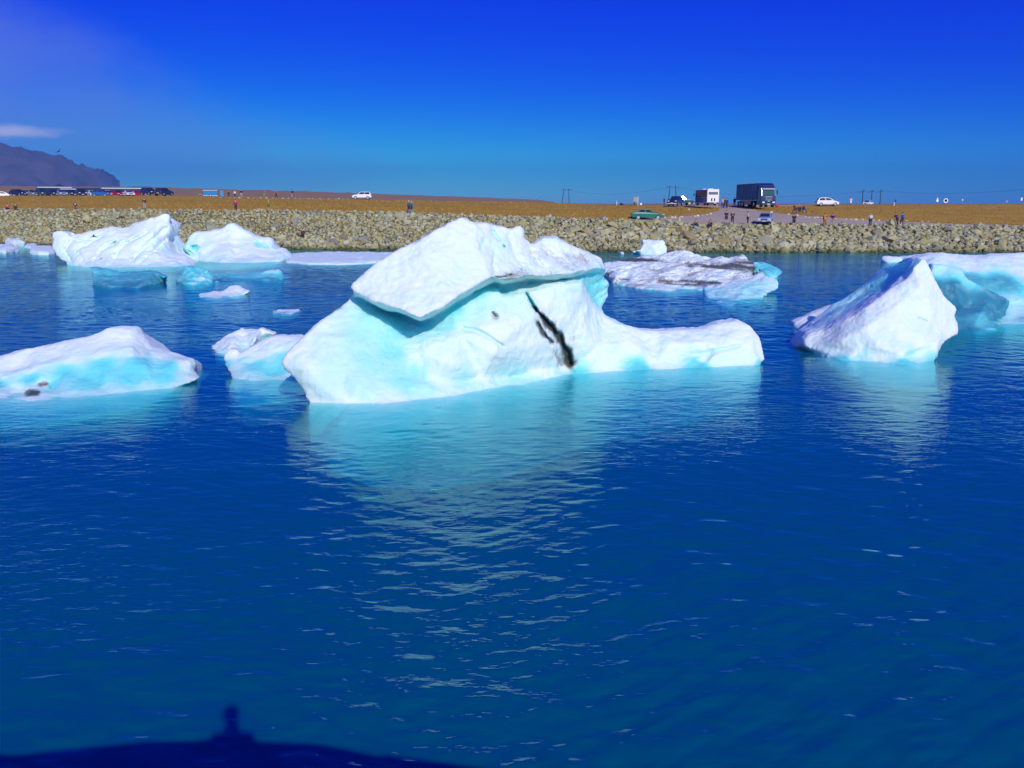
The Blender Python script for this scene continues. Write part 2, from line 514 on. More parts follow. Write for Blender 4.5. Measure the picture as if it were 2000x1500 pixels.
    nr = np.empty(nv * 3); me.vertices.foreach_get('normal', nr); nr = nr.reshape(-1, 3)
    seed = (abs(hash(label)) % 97) if False else (sum(map(ord, label)) % 97)
    d = fractal(v, rscale, 4, seed) * rough + fractal(v, rscale * 5.5, 2, seed + 9) * fine
    v = v + nr * d[:, None]
    # colour of the ice from the nearest modelled points
    CV = np.array([list(p) for p in V]); CB = np.array(VB); CD = np.array(VD)
    Bv = np.zeros(nv); Dv = np.zeros(nv)
    for s in range(0, nv, 4000):
        dd = ((v[s:s + 4000, None, :] - CV[None]) ** 2).sum(2) + 1e-3
        wt = dd ** -1.8
        Bv[s:s + 4000] = (wt * CB).sum(1) / wt.sum(1); Dv[s:s + 4000] = (wt * CD).sum(1) / wt.sum(1)
    if streak:
        u = np.stack([(v[:, 0] * 0.22 + v[:, 2] * 2.4 + v[:, 1] * 0.20) * 0.9, v[:, 0] * 0.12, v[:, 1] * 0.10], 1)
        st = fractal(u, 1.0, 4, 3.0)
        Dv = np.maximum(Dv * 0.5, np.clip(0.42 + 1.0 * st, 0, 0.80) * streak * np.clip(v[:, 2] / 0.25, 0, 1))
    below = np.clip((0.05 - v[:, 2]) / 0.3, 0, 1)
    if wl: Bv = np.maximum(Bv, wl[0] * np.clip(1.4 - v[:, 2] / wl[1], 0, 1) * np.clip((v[:, 0] - wl[2]) / 1.5, 0, 1))
    Bv = Bv * (1 - below) + under_blue * below
    # cracks, holes and silt bands, cut into the side that carries them
    px, py = proj_np(v)
    toc = np.array([[0, 0, CAMZ]]) - v; toc /= np.linalg.norm(toc, axis=1)[:, None]
    front = np.clip((nr * toc).sum(1) * 3, 0, 1)
    wob = 1.0 + 0.9 * np.maximum(fractal(v, 2.3, 3, 31), -0.6) if features else 1.0
    for line, (wa, wb), dep, dirt, blue in features:
        best = np.full(nv, 1e9); tt = np.zeros(nv)
        ln = np.array(line, float); m = len(ln) - 1
        for i in range(max(m, 1)):
            a = ln[i]; b = ln[min(i + 1, m)]
            ab = b - a; l2 = max((ab ** 2).sum(), 1e-6)
            t = np.clip(((px - a[0]) * ab[0] + (py - a[1]) * ab[1]) / l2, 0, 1)
            q = np.hypot(px - a[0] - t * ab[0], py - a[1] - t * ab[1])
            u = q < best; best[u] = q[u]; tt[u] = (i + t[u]) / max(m, 1)
        ww = (wa + (wb - wa) * tt) * wob
        x = np.clip(1.0 - best / ww, 0, 1); x = x * x * (3 - 2 * x)
        k = x * front
        v = v - toc * (dep * k)[:, None]
        Dv = np.maximum(Dv, dirt * np.sqrt(k)) if dirt >= 0 else Dv * (1 - k)
        Bv = Bv * (1 - k) + (np.maximum(Bv, blue) if blue >= 0 else 0 * Bv) * k
    me.vertices.foreach_set('co', v.ravel())
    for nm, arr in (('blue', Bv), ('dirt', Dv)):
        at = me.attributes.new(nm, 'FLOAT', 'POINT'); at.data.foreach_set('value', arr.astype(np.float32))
    me.polygons.foreach_set('use_smooth', [True] * len(me.polygons))
    me.update(); me.name = name
    o = link(name, me, ICE)
    tag(o, label, cat, group)
    return o

# ------------------------------------------------------------------ terrain of the far shore
CX = np.array([-1400, -600, 0, 300, 600, 800, 1000, 1060, 1090, 1200, 1300, 1400, 1600, 1800, 2000, 2600, 3400], float)
def colint(vals): return lambda p: np.interp(p, CX, np.array(vals, float))
yW = colint([471, 473, 477, 483, 487, 489, 491, 491, 491, 492, 493, 493, 493, 493, 492, 490, 488])
yR = colint([405, 406, 409, 411, 413, 417, 424, 426, 427, 431, 436, 440, 440, 441, 445, 447, 448])
yM = colint([394, 395, 397, 398, 401, 405, 409, 411, 411, 415, 421, 421, 424, 432, 438, 440, 440])
yG = colint([381, 381, 382, 382, 387.5, 391.5, 394.5, 396, 397, 401, 402, 403, 401, 399.6, 399.2, 399, 399])
yH = colint([358, 360, 363, 365.5, 374, 381, 388, 391, 398, 398.6, 398.6, 398.6, 398.6, 398.4, 398.4, 398.4, 398.4])
def z_at(py, Y): return CAMZ - Y * np.tan(np.arctan((np.asarray(py) - 750.0) / F) + PITCH)
def Y_water(p): return CAMZ / np.tan(np.arctan((yW(p) - 750.0) / F) + PITCH)
YG = colint([215, 210, 205, 200, 195, 190, 186, 184, 182, 176, 170, 168, 170, 172, 175, 180, 180])
def knots(p):
    yw = Y_water(p); yr = yw + 9.0; ym = yr + 13.0; yg = np.maximum(YG(p), ym + 12)
    zs = [(yw - 30, -6.0 + 0 * p), (yw - 6, -3.0 + 0 * p), (yw - 0.8, -0.7 + 0 * p), (yw, 0.0 * p), (yr, z_at(yR(p), yr)),
          (ym, z_at(yM(p), ym)), (yg, z_at(yG(p), yg))]
    left = np.clip((1085 - p) / 60.0, 0, 1)
    zg = zs[-1][1]
    zs.append((yg + 16, zg + 0.05 - 0.75 * np.clip((380 - p) / 40.0, 0, 1)))
    zf = z_at(yH(p), 520.0)
    zs.append((0 * p + 520.0, zf))
    zs.append((0 * p + 700.0, np.where(left > 0, zf - 1.5 * left, zf)))
    zs.append((0 * p + 3000.0, np.where(left > 0, 4.5, 5.2)))
    zs.append((0 * p + 15500.0, 0 * p + 4.5))
    return zs
def terrain_z(X, Y):
    p = np.asarray(1000 + F * X / (CP * Y), float)
    ks = knots(p)
    z = np.asarray(ks[0][1], float).copy() + 0 * Y
    for (a, za), (b, zb) in zip(ks[:-1], ks[1:]):
        t = np.clip((Y - a) / (b - a), 0, 1)
        z = np.where(Y >= a, za + (zb - za) * t, z)
    return z
def tz(X, Y): return float(terrain_z(np.array(float(X)), np.array(float(Y))))
def on_ground(px, py, Ymax=320.0):
    """where the line of sight through a pixel meets the shore"""
    d = ray(px, py); last = None
    for Y in np.arange(104.0, Ymax, 0.25):
        p = Vector((0, 0, CAMZ)) + d * (Y / d.y)
        z = tz(p.x, Y)
        if p.z <= z: return Vector((p.x, Y, z))
    p = Vector((0, 0, CAMZ)) + d * (Ymax / d.y)
    return Vector((p.x, Ymax, tz(p.x, Ymax)))

def in_poly(px, py, poly):
    inside = np.zeros(px.shape, bool); n = len(poly)
    for i in range(n):
        x0, y0 = poly[i]; x1, y1 = poly[(i + 1) % n]
        c = ((y0 > py) != (y1 > py)) & (px < (x1 - x0) * (py - y0) / (y1 - y0 + 1e-9) + x0)
        inside ^= c
    return inside
def build_terrain():
    cols = np.concatenate([np.arange(-1400, -40, 40), np.arange(-40, 2040, 5), np.arange(2040, 3401, 40)]).astype(float)
    t = [np.linspace(0, 1, k, endpoint=False) for k in (3, 3, 2, 14, 26, 34, 12, 26, 6, 10, 10)]
    ks = knots(cols)
    Ys, kind = [], []
    for i, tt in enumerate(t):
        a, b = ks[i][0], ks[i + 1][0]
        for s in tt:
            if i >= 9: Ys.append(a * (b / a) ** s)
            else: Ys.append(a + (b - a) * s)
            kind.append(i)
    Ys.append(ks[-1][0]); kind.append(10)
    Ys = np.array(Ys); nr, nc = Ys.shape
    Xs = (cols[None, :] - 1000) / F * CP * Ys
    Z = terrain_z(Xs, Ys)
    fl = np.stack([Xs, Ys, Z], 2).reshape(-1, 3)
    bump = np.array([mnoise.fractal(Vector((p[0] * 0.16, p[1] * 0.16, 3)), 0.9, 2.0, 4) for p in fl])
    amp = np.interp(fl[:, 1], [100, 140, 200, 600, 3000], [0.10, 0.13, 0.10, 0.5, 1.5])
    amp *= np.where(Z.reshape(-1) < 0.5, 0.2, 1.0)
    fl[:, 2] += bump * amp * np.where(fl[:, 1] > 3200, 0, 1)
    # gravel: the shore track, the ramp between the two grass tongues and the car park beyond
    track = [(1225, 470), (1225, 428), (1290, 425.5), (1345, 421.5), (1385, 416.5), (1404, 411), (1404, 407), (1380, 403.5), (1290, 402),
             (1290, 399.4), (1600, 399.4), (1600, 401.2), (1500, 404), (1455, 404.6), (1490, 412), (1535, 417.5), (1600, 422.5),
             (1690, 429), (1790, 434), (1880, 437.5), (2060, 441), (2060, 470)]
    px, py = proj_np(fl)
    jit = np.array([mnoise.noise(Vector((p[0] * 0.5, p[1] * 0.5, 7))) for p in fl])
    g = in_poly(px + jit * 5, py + jit * 0.9, track)
    rows = np.repeat(np.array(kind), nc)
    objs = {'rock_embankment': [], 'grass_bank': [], 'gravel_road': [], 'outwash_plain': []}
    for r in range(nr - 1):
        k = kind[r]
        for c in range(nc - 1):
            a = r * nc + c; q = (a, a + 1, a + nc + 1, a + nc)
            if k <= 3: key = 'rock_embankment'
            elif k in (4, 5): key = 'gravel_road' if (g[a] and g[a + nc + 1]) else 'grass_bank'
            elif k == 6: key = 'gravel_road' if (g[a] and g[a + nc + 1]) else 'outwash_plain'
            else: key = 'outwash_plain'
            objs[key].append(q)
    res = {}
    mats = {'rock_embankment': MOSSY, 'grass_bank': GRASS, 'gravel_road': GRAVEL, 'outwash_plain': PLAIN}
    for key, q in objs.items():
        q = np.array(q); used = np.unique(q); idx = np.full(len(fl), -1); idx[used] = np.arange(len(used))
        o = link(key, mesh_np(key, fl[used], idx[q]), mats[key])
        tag(o, kind='structure'); res[key] = o
    return res
land = build_terrain()

def grass_tufts():
    r = random.Random(4); V, Fc, T = [], [], []
    me0 = land['grass_bank'].data
    polys = list(me0.polygons); n = 0
    for _ in range(12000):
        c = me0.vertices[polys[r.randrange(len(polys))].vertices[0]].co
        if abs(c.x) > c.y * 0.62 or c.y > 215: continue
        x, y = c.x + r.uniform(-.4, .4), c.y + r.uniform(-.4, .4); z = c.z - .03
        hgt = r.uniform(.07, .20) * (1.6 if r.random() < .06 else 1)
        for b in range(3):
            a = r.uniform(0, 6.28); w_ = r.uniform(.05, .12); i = len(V)
            V += [(x - math.cos(a) * w_, y - math.sin(a) * w_, z), (x + math.cos(a) * w_, y + math.sin(a) * w_, z), (x + r.uniform(-.12, .12), y + r.uniform(-.12, .12), z + hgt)]
            Fc.append((i, i + 1, i + 2))
    o = link('grass', mesh_np('grass', V, Fc, False), GRASS); tag(o, 'short dry brown grass covering the far bank', 'grass', kind='stuff')
grass_tufts()

# water: closed body, surface at z = 0
def water_body():
    ts = np.concatenate([np.linspace(-3.2, -0.72, 40, endpoint=False), np.linspace(-0.72, 0.72, 760), np.linspace(0.72, 3.2, 41)[1:]])
    Ys = [4.6]
    while Ys[-1] < 124: Ys.append(Ys[-1] + max(0.045, Ys[-1] * 0.0030))
    Ys = np.array(Ys); nr, nc = len(Ys), len(ts)
    X = ts[None, :] * Ys[:, None]; Y = np.repeat(Ys[:, None], nc, 1)
    cell = np.maximum(Y * 0.0030, np.abs(np.gradient(ts))[None, :] * Y)
    r = np.random.default_rng(5)
    wx = X + 0.5 * np.sin(Y * 0.31 + 0.4 * np.sin(X * 0.17)) ; wy = Y + 0.5 * np.sin(X * 0.27 + 1.3) + 0.3 * np.sin(X * 0.61 + Y * 0.2)
    Z = np.zeros_like(X)
    # patches of calmer and livelier water, calm in the lee of the large iceberg
    gust = 0.5 + 0.5 * np.sin(X * 0.21 + 1.7 * np.sin(Y * 0.13 + 0.6)) * np.sin(Y * 0.19 - 0.8 + 1.2 * np.sin(X * 0.11))
    env = np.interp(Y, [6, 10, 15, 21, 27, 33, 40, 60, 120], [0.95, 0.95, 0.68, 0.46, 0.36, 0.46, 0.66, 0.82, 1.0]) * (0.65 + 0.6 * gust)
    n = 64
    for i in range(n):
        lam = 0.17 * (2.0 / 0.17) ** (i / (n - 1)) * r.uniform(0.9, 1.1)
        th = r.normal(0.0, 0.62) + 0.12
        kx, ky = math.sin(th) * 2 * math.pi / lam, math.cos(th) * 2 * math.pi / lam
        slope = 0.0158 * (0.7 + 0.6 * r.random()) * (1.0 if lam < 1.0 else 0.72)
        fade = np.clip((lam / cell - 2.5) / 2.5, 0, 1)
        ph = wx * kx + wy * ky + r.uniform(0, 6.28)
        sn = np.sin(ph); Z += (slope * lam / (2 * math.pi)) * fade * (sn + 0.22 * np.cos(2 * ph))
    Z *= env
    V = np.stack([X, Y, Z], 2).reshape(-1, 3)
    idx = np.arange(nr * nc).reshape(nr, nc)
    Q = np.stack([idx[:-1, :-1], idx[:-1, 1:], idx[1:, 1:], idx[1:, :-1]], 2).reshape(-1, 4)
    loop = np.concatenate([idx[0, :-1], idx[:-1, -1], idx[-1, :0:-1], idx[:0:-1, 0]])
    m = len(loop); B = V[loop].copy(); B[:, 2] = -8.0; o0 = len(V)
    V = np.concatenate([V, B]); nxt = np.roll(np.arange(m), -1)
    S = np.stack([loop[nxt], loop, o0 + np.arange(m), o0 + nxt], 1)
    Q = np.concatenate([Q, S])
    me = bpy.data.meshes.new('water')
    nq = len(Q)
    me.vertices.add(len(V)); me.vertices.foreach_set('co', V.ravel())
    me.loops.add(nq * 4 + m); me.loops.foreach_set('vertex_index', np.concatenate([Q.ravel(), o0 + np.arange(m)[::-1]]))
    me.polygons.add(nq + 1); me.polygons.foreach_set('loop_start', np.concatenate([np.arange(0, nq * 4, 4), [nq * 4]]))
    me.update(calc_edges=True)
    me.polygons.foreach_set('use_smooth', [True] * nq + [False])
    o = link('water', me, water_material()); tag(o, kind='structure')
    print('water quads', nq)
water_body()
mb = MB(); mb.box((0, 55, -2.9), (896, 196, 0.6)); tag(mb.build('lagoon_bed', SILT), kind='structure')

# near bank under the photographer (behind and below the frame, its shadow falls on the water)
def near_bank():
    xs = np.linspace(-60, 60, 121); prof = [(-40, 4.6), (-12, 4.5), (-3, 4.4), (0.6, 4.3), (1.9, 4.22), (2.7, 3.7), (3.9, 2.2), (5.2, 0.8), (6.2, -0.4), (7.5, -2.2)]
    V, Fc = [], []
    for x in xs:
        for y, z in prof:
            j = mnoise.fractal(Vector((x * 0.35, y * 0.35, 2.2)), 1.0, 2.0, 4)
            dz = 0.22 * j - 0.02 + 0.20 * mnoise.noise(Vector((x * 1.6, y, 4))) + (-0.9 * max(0, min(1, (x - 0.6) / 6.0)) if z > 1 else 0)
            V.append((x, y + 0.3 * j, z + (dz if y > 0.3 else dz * 0.2)))
    n = len(prof)
    for i in range(len(xs) - 1):
        for j in range(n - 1): Fc.append((i * n + j, (i + 1) * n + j, (i + 1) * n + j + 1, i * n + j + 1))
    o = link('near_bank', mesh_np('near_bank', V, Fc), GRAVEL); tag(o, kind='structure')
near_bank()

# mountains
def mountain(name, label, sil, Y, Yb, material, amp):
    """ridge whose crest runs through the silhouette; flanks fall towards and away from the lagoon"""
    pxs = np.arange(sil[0][0], sil[-1][0] + 0.1, 2.5)
    sy = np.interp(pxs, [s[0] for s in sil], [s[1] for s in sil])
    V, Fc = [], []
    T = np.linspace(-1, 1, 41)
    base = 0.0
    for i, (x, y) in enumerate(zip(pxs, sy)):
        top = P(x, y, Y); top.z += (mnoise.noise(Vector((x * 0.09, 2, 0))) * 9 + mnoise.noise(Vector((x * 0.3, 5, 0))) * 5) * min(1, Y / 7000) * (amp > 50)
        for t in T:
            yy = Y + t * (Yb if t > 0 else Yb * 0.9)
            q = Vector((top.x * (yy / Y if t > 0 else 1.0), yy, 0))
            n = mnoise.ridged_multi_fractal(Vector((q.x / 620, yy / 620, 1.3)), 0.9, 2.1, 6, 1.0, 2.0) - 1.0
            h = top.z * (1 - abs(t)) ** 1.15
            k = min(1, abs(t) * 6) * (1 - abs(t))
            V.append((q.x, yy, max(-20.0, h + n * amp * k)))
    m = len(T)
    for i in range(len(pxs) - 1):
        for j in range(m - 1): Fc.append((i * m + j, (i + 1) * m + j, (i + 1) * m + j + 1, i * m + j + 1))
    o = link(name, mesh_np(name, V, Fc), material); tag(o, label, None, None, 'structure')
    return o
MROCK = ground_material('mountain_rock', (0.15, 0.105, 0.11), (0.085, 0.06, 0.075), (0.22, 0.16, 0.14), 0.0035, 0.012, 0.8)
sil = [(-420, 330), (-330, 305), (-240, 318), (-160, 296), (-80, 300), (-30, 291), (0, 291), (10, 287), (17, 284.5), (25, 289), (38, 291), (52, 299), (62, 298), (71, 294), (84, 297),
       (97, 301), (108, 306), (116, 307), (126, 314), (138, 323), (148, 325), (158, 330), (172, 333), (186, 337), (198, 344), (208, 351), (216, 358), (223, 364), (235, 370)]
mountain('mountain', None, sil, 7000.0, 2600.0, MROCK, 230.0)
sil = [(180, 372), (230, 366.5), (262, 364), (290, 364.5), (330, 368), (360, 373)]
mountain('far_ridge', None, sil, 12000.0, 2000.0, MROCK, 20.0)

# ------------------------------------------------------------------ riprap
def rock_variants(n=26):
    vs = []
    pal = [(0.40, 0.385, 0.205), (0.35, 0.345, 0.195), (0.43, 0.42, 0.25), (0.31, 0.32, 0.225), (0.36, 0.33, 0.14), (0.42, 0.41, 0.24), (0.27, 0.255, 0.165), (0.46, 0.45, 0.30), (0.36, 0.285, 0.135), (0.23, 0.225, 0.19)]
    for i in range(n):
        r = random.Random(i * 13 + 5)
        bm = bmesh.new()
        for _ in range(13):
            d = Vector((r.gauss(0, 1), r.gauss(0, 1), r.gauss(0, 1))).normalized() * r.uniform(0.82, 1.12)
            bm.verts.new(Vector((d.x * 1.0, d.y * 0.85, d.z * r.uniform(0.62, 0.85))))
        h = bmesh.ops.convex_hull(bm, input=bm.verts)
        junk = [g for g in h['geom_interior'] if isinstance(g, bmesh.types.BMVert)]
        bmesh.ops.delete(bm, geom=junk, context='VERTS')
        bmesh.ops.recalc_face_normals(bm, faces=bm.faces)
        me = bpy.data.meshes.new('rock'); bm.to_mesh(me); bm.free()
        c = pal[i % len(pal)]; k = r.uniform(0.85, 1.15)
        at = me.attributes.new('tone', 'FLOAT_COLOR', 'POINT')
        at.data.foreach_set('color', [x for _ in me.vertices for x in (c[0] * k, c[1] * k, c[2] * k, 1)])
        me.materials.append(ROCK)
        V = np.array([v.co[:] for v in me.vertices]); Fa = np.array([p.vertices[:] for p in me.polygons if len(p.vertices) == 3])
        vs.append((me, V, Fa, (c[0] * k, c[1] * k, c[2] * k)))
    return vs
def riprap():
    var = rock_variants()
    items = []
    for layer, (step0, smin, smax) in enumerate(((0.50, 0.20, 0.46), (0.88, 0.32, 0.66))):
        p = -260.0
        while p < 2260:
            yw = float(Y_water(p)); step = step0 * (0.80 + 0.25 * min(1, max(0, (p - 1050) / 350))); dpx = step / yw * F
            big = 0.84 + 0.26 * min(1, max(0, (p - 1050) / 350))
            for s in np.arange(-0.07, 1.06, step / 10.2):
                pp = p + random.uniform(-0.5, 0.5) * dpx; ss = s + random.uniform(-0.5, 0.5) * step / 10.2
                Y = float(Y_water(pp)) + 9.0 * ss
                X = (pp - 1000) / F * CP * Y
                n = mnoise.noise(Vector((X * 0.10, ss * 3, 1)))
                r = random.uniform(smin, smax) * (big + 0.35 * n)
                if layer == 1 and random.random() < 0.30: continue
                if layer == 1 and random.random() < 0.08: r *= 1.75
                if ss > 0.96: r *= 0.8
                z = tz(X, min(Y, float(Y_water(pp)) + 9.0)) + (0.10 if layer else 0.02)
                items.append((r, X, Y, z, random.randrange(len(var)), pp))
            p += dpx
    vis = [it for it in items if -5 < it[5] < 2005 and it[3] > 0.3]
    top = set(id(t) for t in sorted(vis, key=lambda t: -t[0])[:300])
    root = land['rock_embankment']
    VV, FF, TT, off = [], [], [], 0
    for it in items:
        r, X, Y, z, k, pp = it
        rot = Matrix.Rotation(random.uniform(0, 6.28), 3, 'Z') @ Matrix.Rotation(random.uniform(-0.6, 0.6), 3, 'X') @ Matrix.Rotation(random.uniform(-0.6, 0.6), 3, 'Y')
        sx = r * random.uniform(0.85, 1.25)
        if id(it) in top:
            o = bpy.data.objects.new('rock', var[k][0]); col.objects.link(o); o.parent = root
            o.location = (X, Y, z); o.rotation_euler = rot.to_euler(); o.scale = (sx, r, r)
        else:
            me, V, Fa, c = var[k]
            q = (V * np.array([sx, r, r])) @ np.array(rot).T + np.array([X, Y, z])
            VV.append(q); FF.append(Fa + off); off += len(V)
            wet = np.clip((q[:, 2] - 0.12) / 0.35 + 0.3 * math.sin(X * .9), 0, 1)[:, None]      # dark wet band with weed at the waterline
            TT.append(np.concatenate([np.array([[0.06, 0.075, 0.03]]) * (1 - wet) + np.array([c]) * wet, np.ones((len(V), 1))], 1))
    V = np.concatenate(VV); Fa = np.concatenate(FF); T = np.concatenate(TT)
    me = bpy.data.meshes.new('rubble')
    me.vertices.add(len(V)); me.vertices.foreach_set('co', V.ravel())
    me.loops.add(len(Fa) * 3); me.loops.foreach_set('vertex_index', Fa.ravel())
    me.polygons.add(len(Fa)); me.polygons.foreach_set('loop_start', np.arange(0, len(Fa) * 3, 3))
    me.update(calc_edges=True); me.validate()
    at = me.attributes.new('tone', 'FLOAT_COLOR', 'POINT'); at.data.foreach_set('color', T.ravel())
    o = link('rubble', me, ROCK, root); o['kind'] = 'stuff'
    print('rocks', len(items), 'tris', len(Fa))
riprap()

# ------------------------------------------------------------------ the icebergs, nearest first
def main_berg():
    pts = [
     # 0-8 waterline, left to right
     (602, 785, None, .15), (680, 788, None, .1), (760, 786, None, .15), (870, 774, None, .2), (975, 757, None, .4), (1045, 744, None, .5), (1125, 729, None, 1.1), (1250, 722, None, 1.2), (1370, 718, None, 1.2), (1487, 712, None, 1.1),
     # 10-  right arm end and its top edge, right to left
     (1494, 702, 32.3), (1491, 689, 32.6), (1484, 672, 32.9), (1485, 662, 33.0), (1462, 636, 33.2), (1442, 627, 33.3), (1406, 632, 33.2), (1378, 642, 33.0), (1291, 648, 32.7), (1252, 644, 32.6), (1213, 633, 32.4), (1181, 617, 32.4),
     # 22- right hollow edge going up
     (1175, 604, 33.0, .5), (1180, 594, 33.2, .7), (1190, 577, 33.4, .5), (1186, 568, 33.5, .8), (1191, 556, 33.4, .5), (1179, 542, 33.3, .8), (1186, 527, 32.6, .4),
     # 29- crest, right to left
     (1174, 505, 32.6, 0, .25), (1155, 495, 32.5, 0, .35), (1124, 483, 32.3, 0, .2), (1087, 463, 32.0), (1061, 462, 31.9), (1053, 470, 31.7), (1036, 479, 31.5, 0, .15), (1018, 463, 31.1), (1021, 452, 31.1), (1016, 442, 31.2), (999, 447, 31.0), (968, 439, 30.7), (948, 434, 30.5), (922, 435, 30.2), (903, 423, 30.1),
     # 44- left edge of the tilted slab going down to its tip
     (882, 430, 30.0), (838, 459, 29.7), (808, 473, 29.5), (770, 492, 29.3), (738, 513, 29.1), (712, 533, 28.9), (697, 549, 28.8), (681, 560, 28.6), (690, 570, 28.6),
     # 53- left flank below the slab, going down to the left tip
     (684, 578, 29.3, .45), (674, 589, 29.0, .3), (625, 627, 28.2, .1), (583, 666, 27.6, .0), (555, 698, 27.2, .0), (547, 708, 27.1, .1), (556, 724, 27.0, .3), (575, 738, 26.9, .4),
     # 61- slab face
     (820, 623, 27.2), (780, 604, 27.55), (745, 592, 27.9), (713, 579, 28.3), (880, 588, 27.85), (930, 556, 28.6), (958, 543, 28.9),
     (951, 520, 29.1), (936, 488, 29.5), (929, 457, 29.85), (850, 520, 28.75), (800, 550, 28.5), (740, 560, 28.5), (880, 470, 29.5),
     # 75- underside of the slab and recess behind; blue also paints in shade
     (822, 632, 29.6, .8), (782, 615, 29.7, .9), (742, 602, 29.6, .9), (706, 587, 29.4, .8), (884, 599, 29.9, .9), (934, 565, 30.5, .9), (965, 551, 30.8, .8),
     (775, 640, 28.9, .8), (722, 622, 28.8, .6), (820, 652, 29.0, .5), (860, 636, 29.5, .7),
     # 86- left lobe; its turquoise centre is partly painted shade
     (640, 665, 27.6, .25), (700, 655, 28.1, .55), (600, 715, 26.8, .1), (660, 715, 27.05, .35), (720, 705, 27.5, .6), (770, 690, 28.2, .75), (620, 755, 26.6, .3), (700, 755, 26.65, .4), (790, 740, 27.4, .7), (820, 735, 27.9, .65), (840, 755, 27.4, .5),
     # 97- white wall and its bulge
     (815, 690, 28.2, .15), (840, 675, 28.3, .05), (900, 655, 28.6, .05), (850, 738, 27.9, .1), (940, 735, 28.6, .0), (1045, 723, 29.9, 0), (1110, 716, 30.9, 0),
     (870, 705, 27.8, 0), (960, 690, 28.4, 0), (1010, 640, 29.1, 0), (960, 635, 28.9, .0), (1040, 680, 29.4, 0),
     (905, 745, 28.5, .5), (1000, 735, 29.6, .5), (930, 752, 28.2, .35),
     # 112- shelf under the scooped band
     (930, 612, 29.6, .3), (980, 588, 29.9, .25), (1035, 568, 30.3, .15), (1085, 560, 30.6, .1), (1133, 556, 31.0, .2),
     # 117- scooped band, the shade under its rim painted as blue
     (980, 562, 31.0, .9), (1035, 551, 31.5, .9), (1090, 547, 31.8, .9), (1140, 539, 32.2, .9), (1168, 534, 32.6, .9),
     # 122- rim over the scoop
     (981, 543, 29.2, .1, .4), (1003, 545, 29.4, .1, .6), (1032, 538, 29.7, .1, .5), (1078, 537, 30.1, .15, .3), (1135, 528, 30.8, .2, .3), (1172, 523, 31.8, .25),
     # 128- upper snow slope behind the rim
     (960, 480, 30.1, .1), (985, 475, 30.3, .15), (975, 515, 29.8, .05), (1010, 505, 30.4, 0, .15), (1020, 480, 30.9, 0, .1), (1050, 500, 31.0, 0, .35), (1075, 485, 31.6, 0, .1), (1100, 505, 31.4, 0, .3), (1140, 505, 32.0, 0, .5), (1060, 525, 30.6, 0, .15), (1110, 520, 31.2, 0, .4),
     # 139- right pillar and the hollow behind it
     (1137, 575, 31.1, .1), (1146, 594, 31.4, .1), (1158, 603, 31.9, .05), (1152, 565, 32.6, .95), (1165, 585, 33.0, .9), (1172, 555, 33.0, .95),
     # 145- wall right of the crack, and the arm
     (1070, 600, 30.2, 0), (1100, 620, 30.5, 0), (1140, 640, 30.9, 0), (1110, 670, 30.6, 0), (1170, 680, 31.1, 0), (1230, 672, 31.6, 0), (1310, 672, 31.9, 0), (1380, 668, 32.1, 0), (1430, 655, 32.4, 0), (1465, 675, 32.3, 0),
     (1180, 707, 31.1, .05), (1280, 704, 31.5, .1), (1380, 702, 31.9, .15), (1470, 697, 32.1, .1), (1400, 688, 31.75, .1)]
    pts = [(p[0], p[1], p[2] if p[2] is None else p[2] + 1.1 * min(1, max(0, (p[0] - 850) / 400.0)), *p[3:]) for p in pts]
    loop = [0, 1, 2, 3, 4, 5, 6, 7, 8, 9] + list(range(10, 61))
    cr = [(51, 64), (64, 63), (63, 62), (62, 61), (61, 65), (65, 66), (66, 67), (67, 68), (68, 69), (69, 70), (70, 42),
          (78, 77), (77, 76), (76, 75), (75, 79), (79, 80), (80, 81), (100, 101), (101, 102), (102, 103),
          (122, 123), (123, 124), (124, 125), (125, 126), (126, 127), (81, 117), (117, 118), (118, 119), (119, 120), (120, 121), (112, 113), (113, 114), (114, 115), (115, 116), (116, 139), (139, 140), (140, 141), (67, 122)]
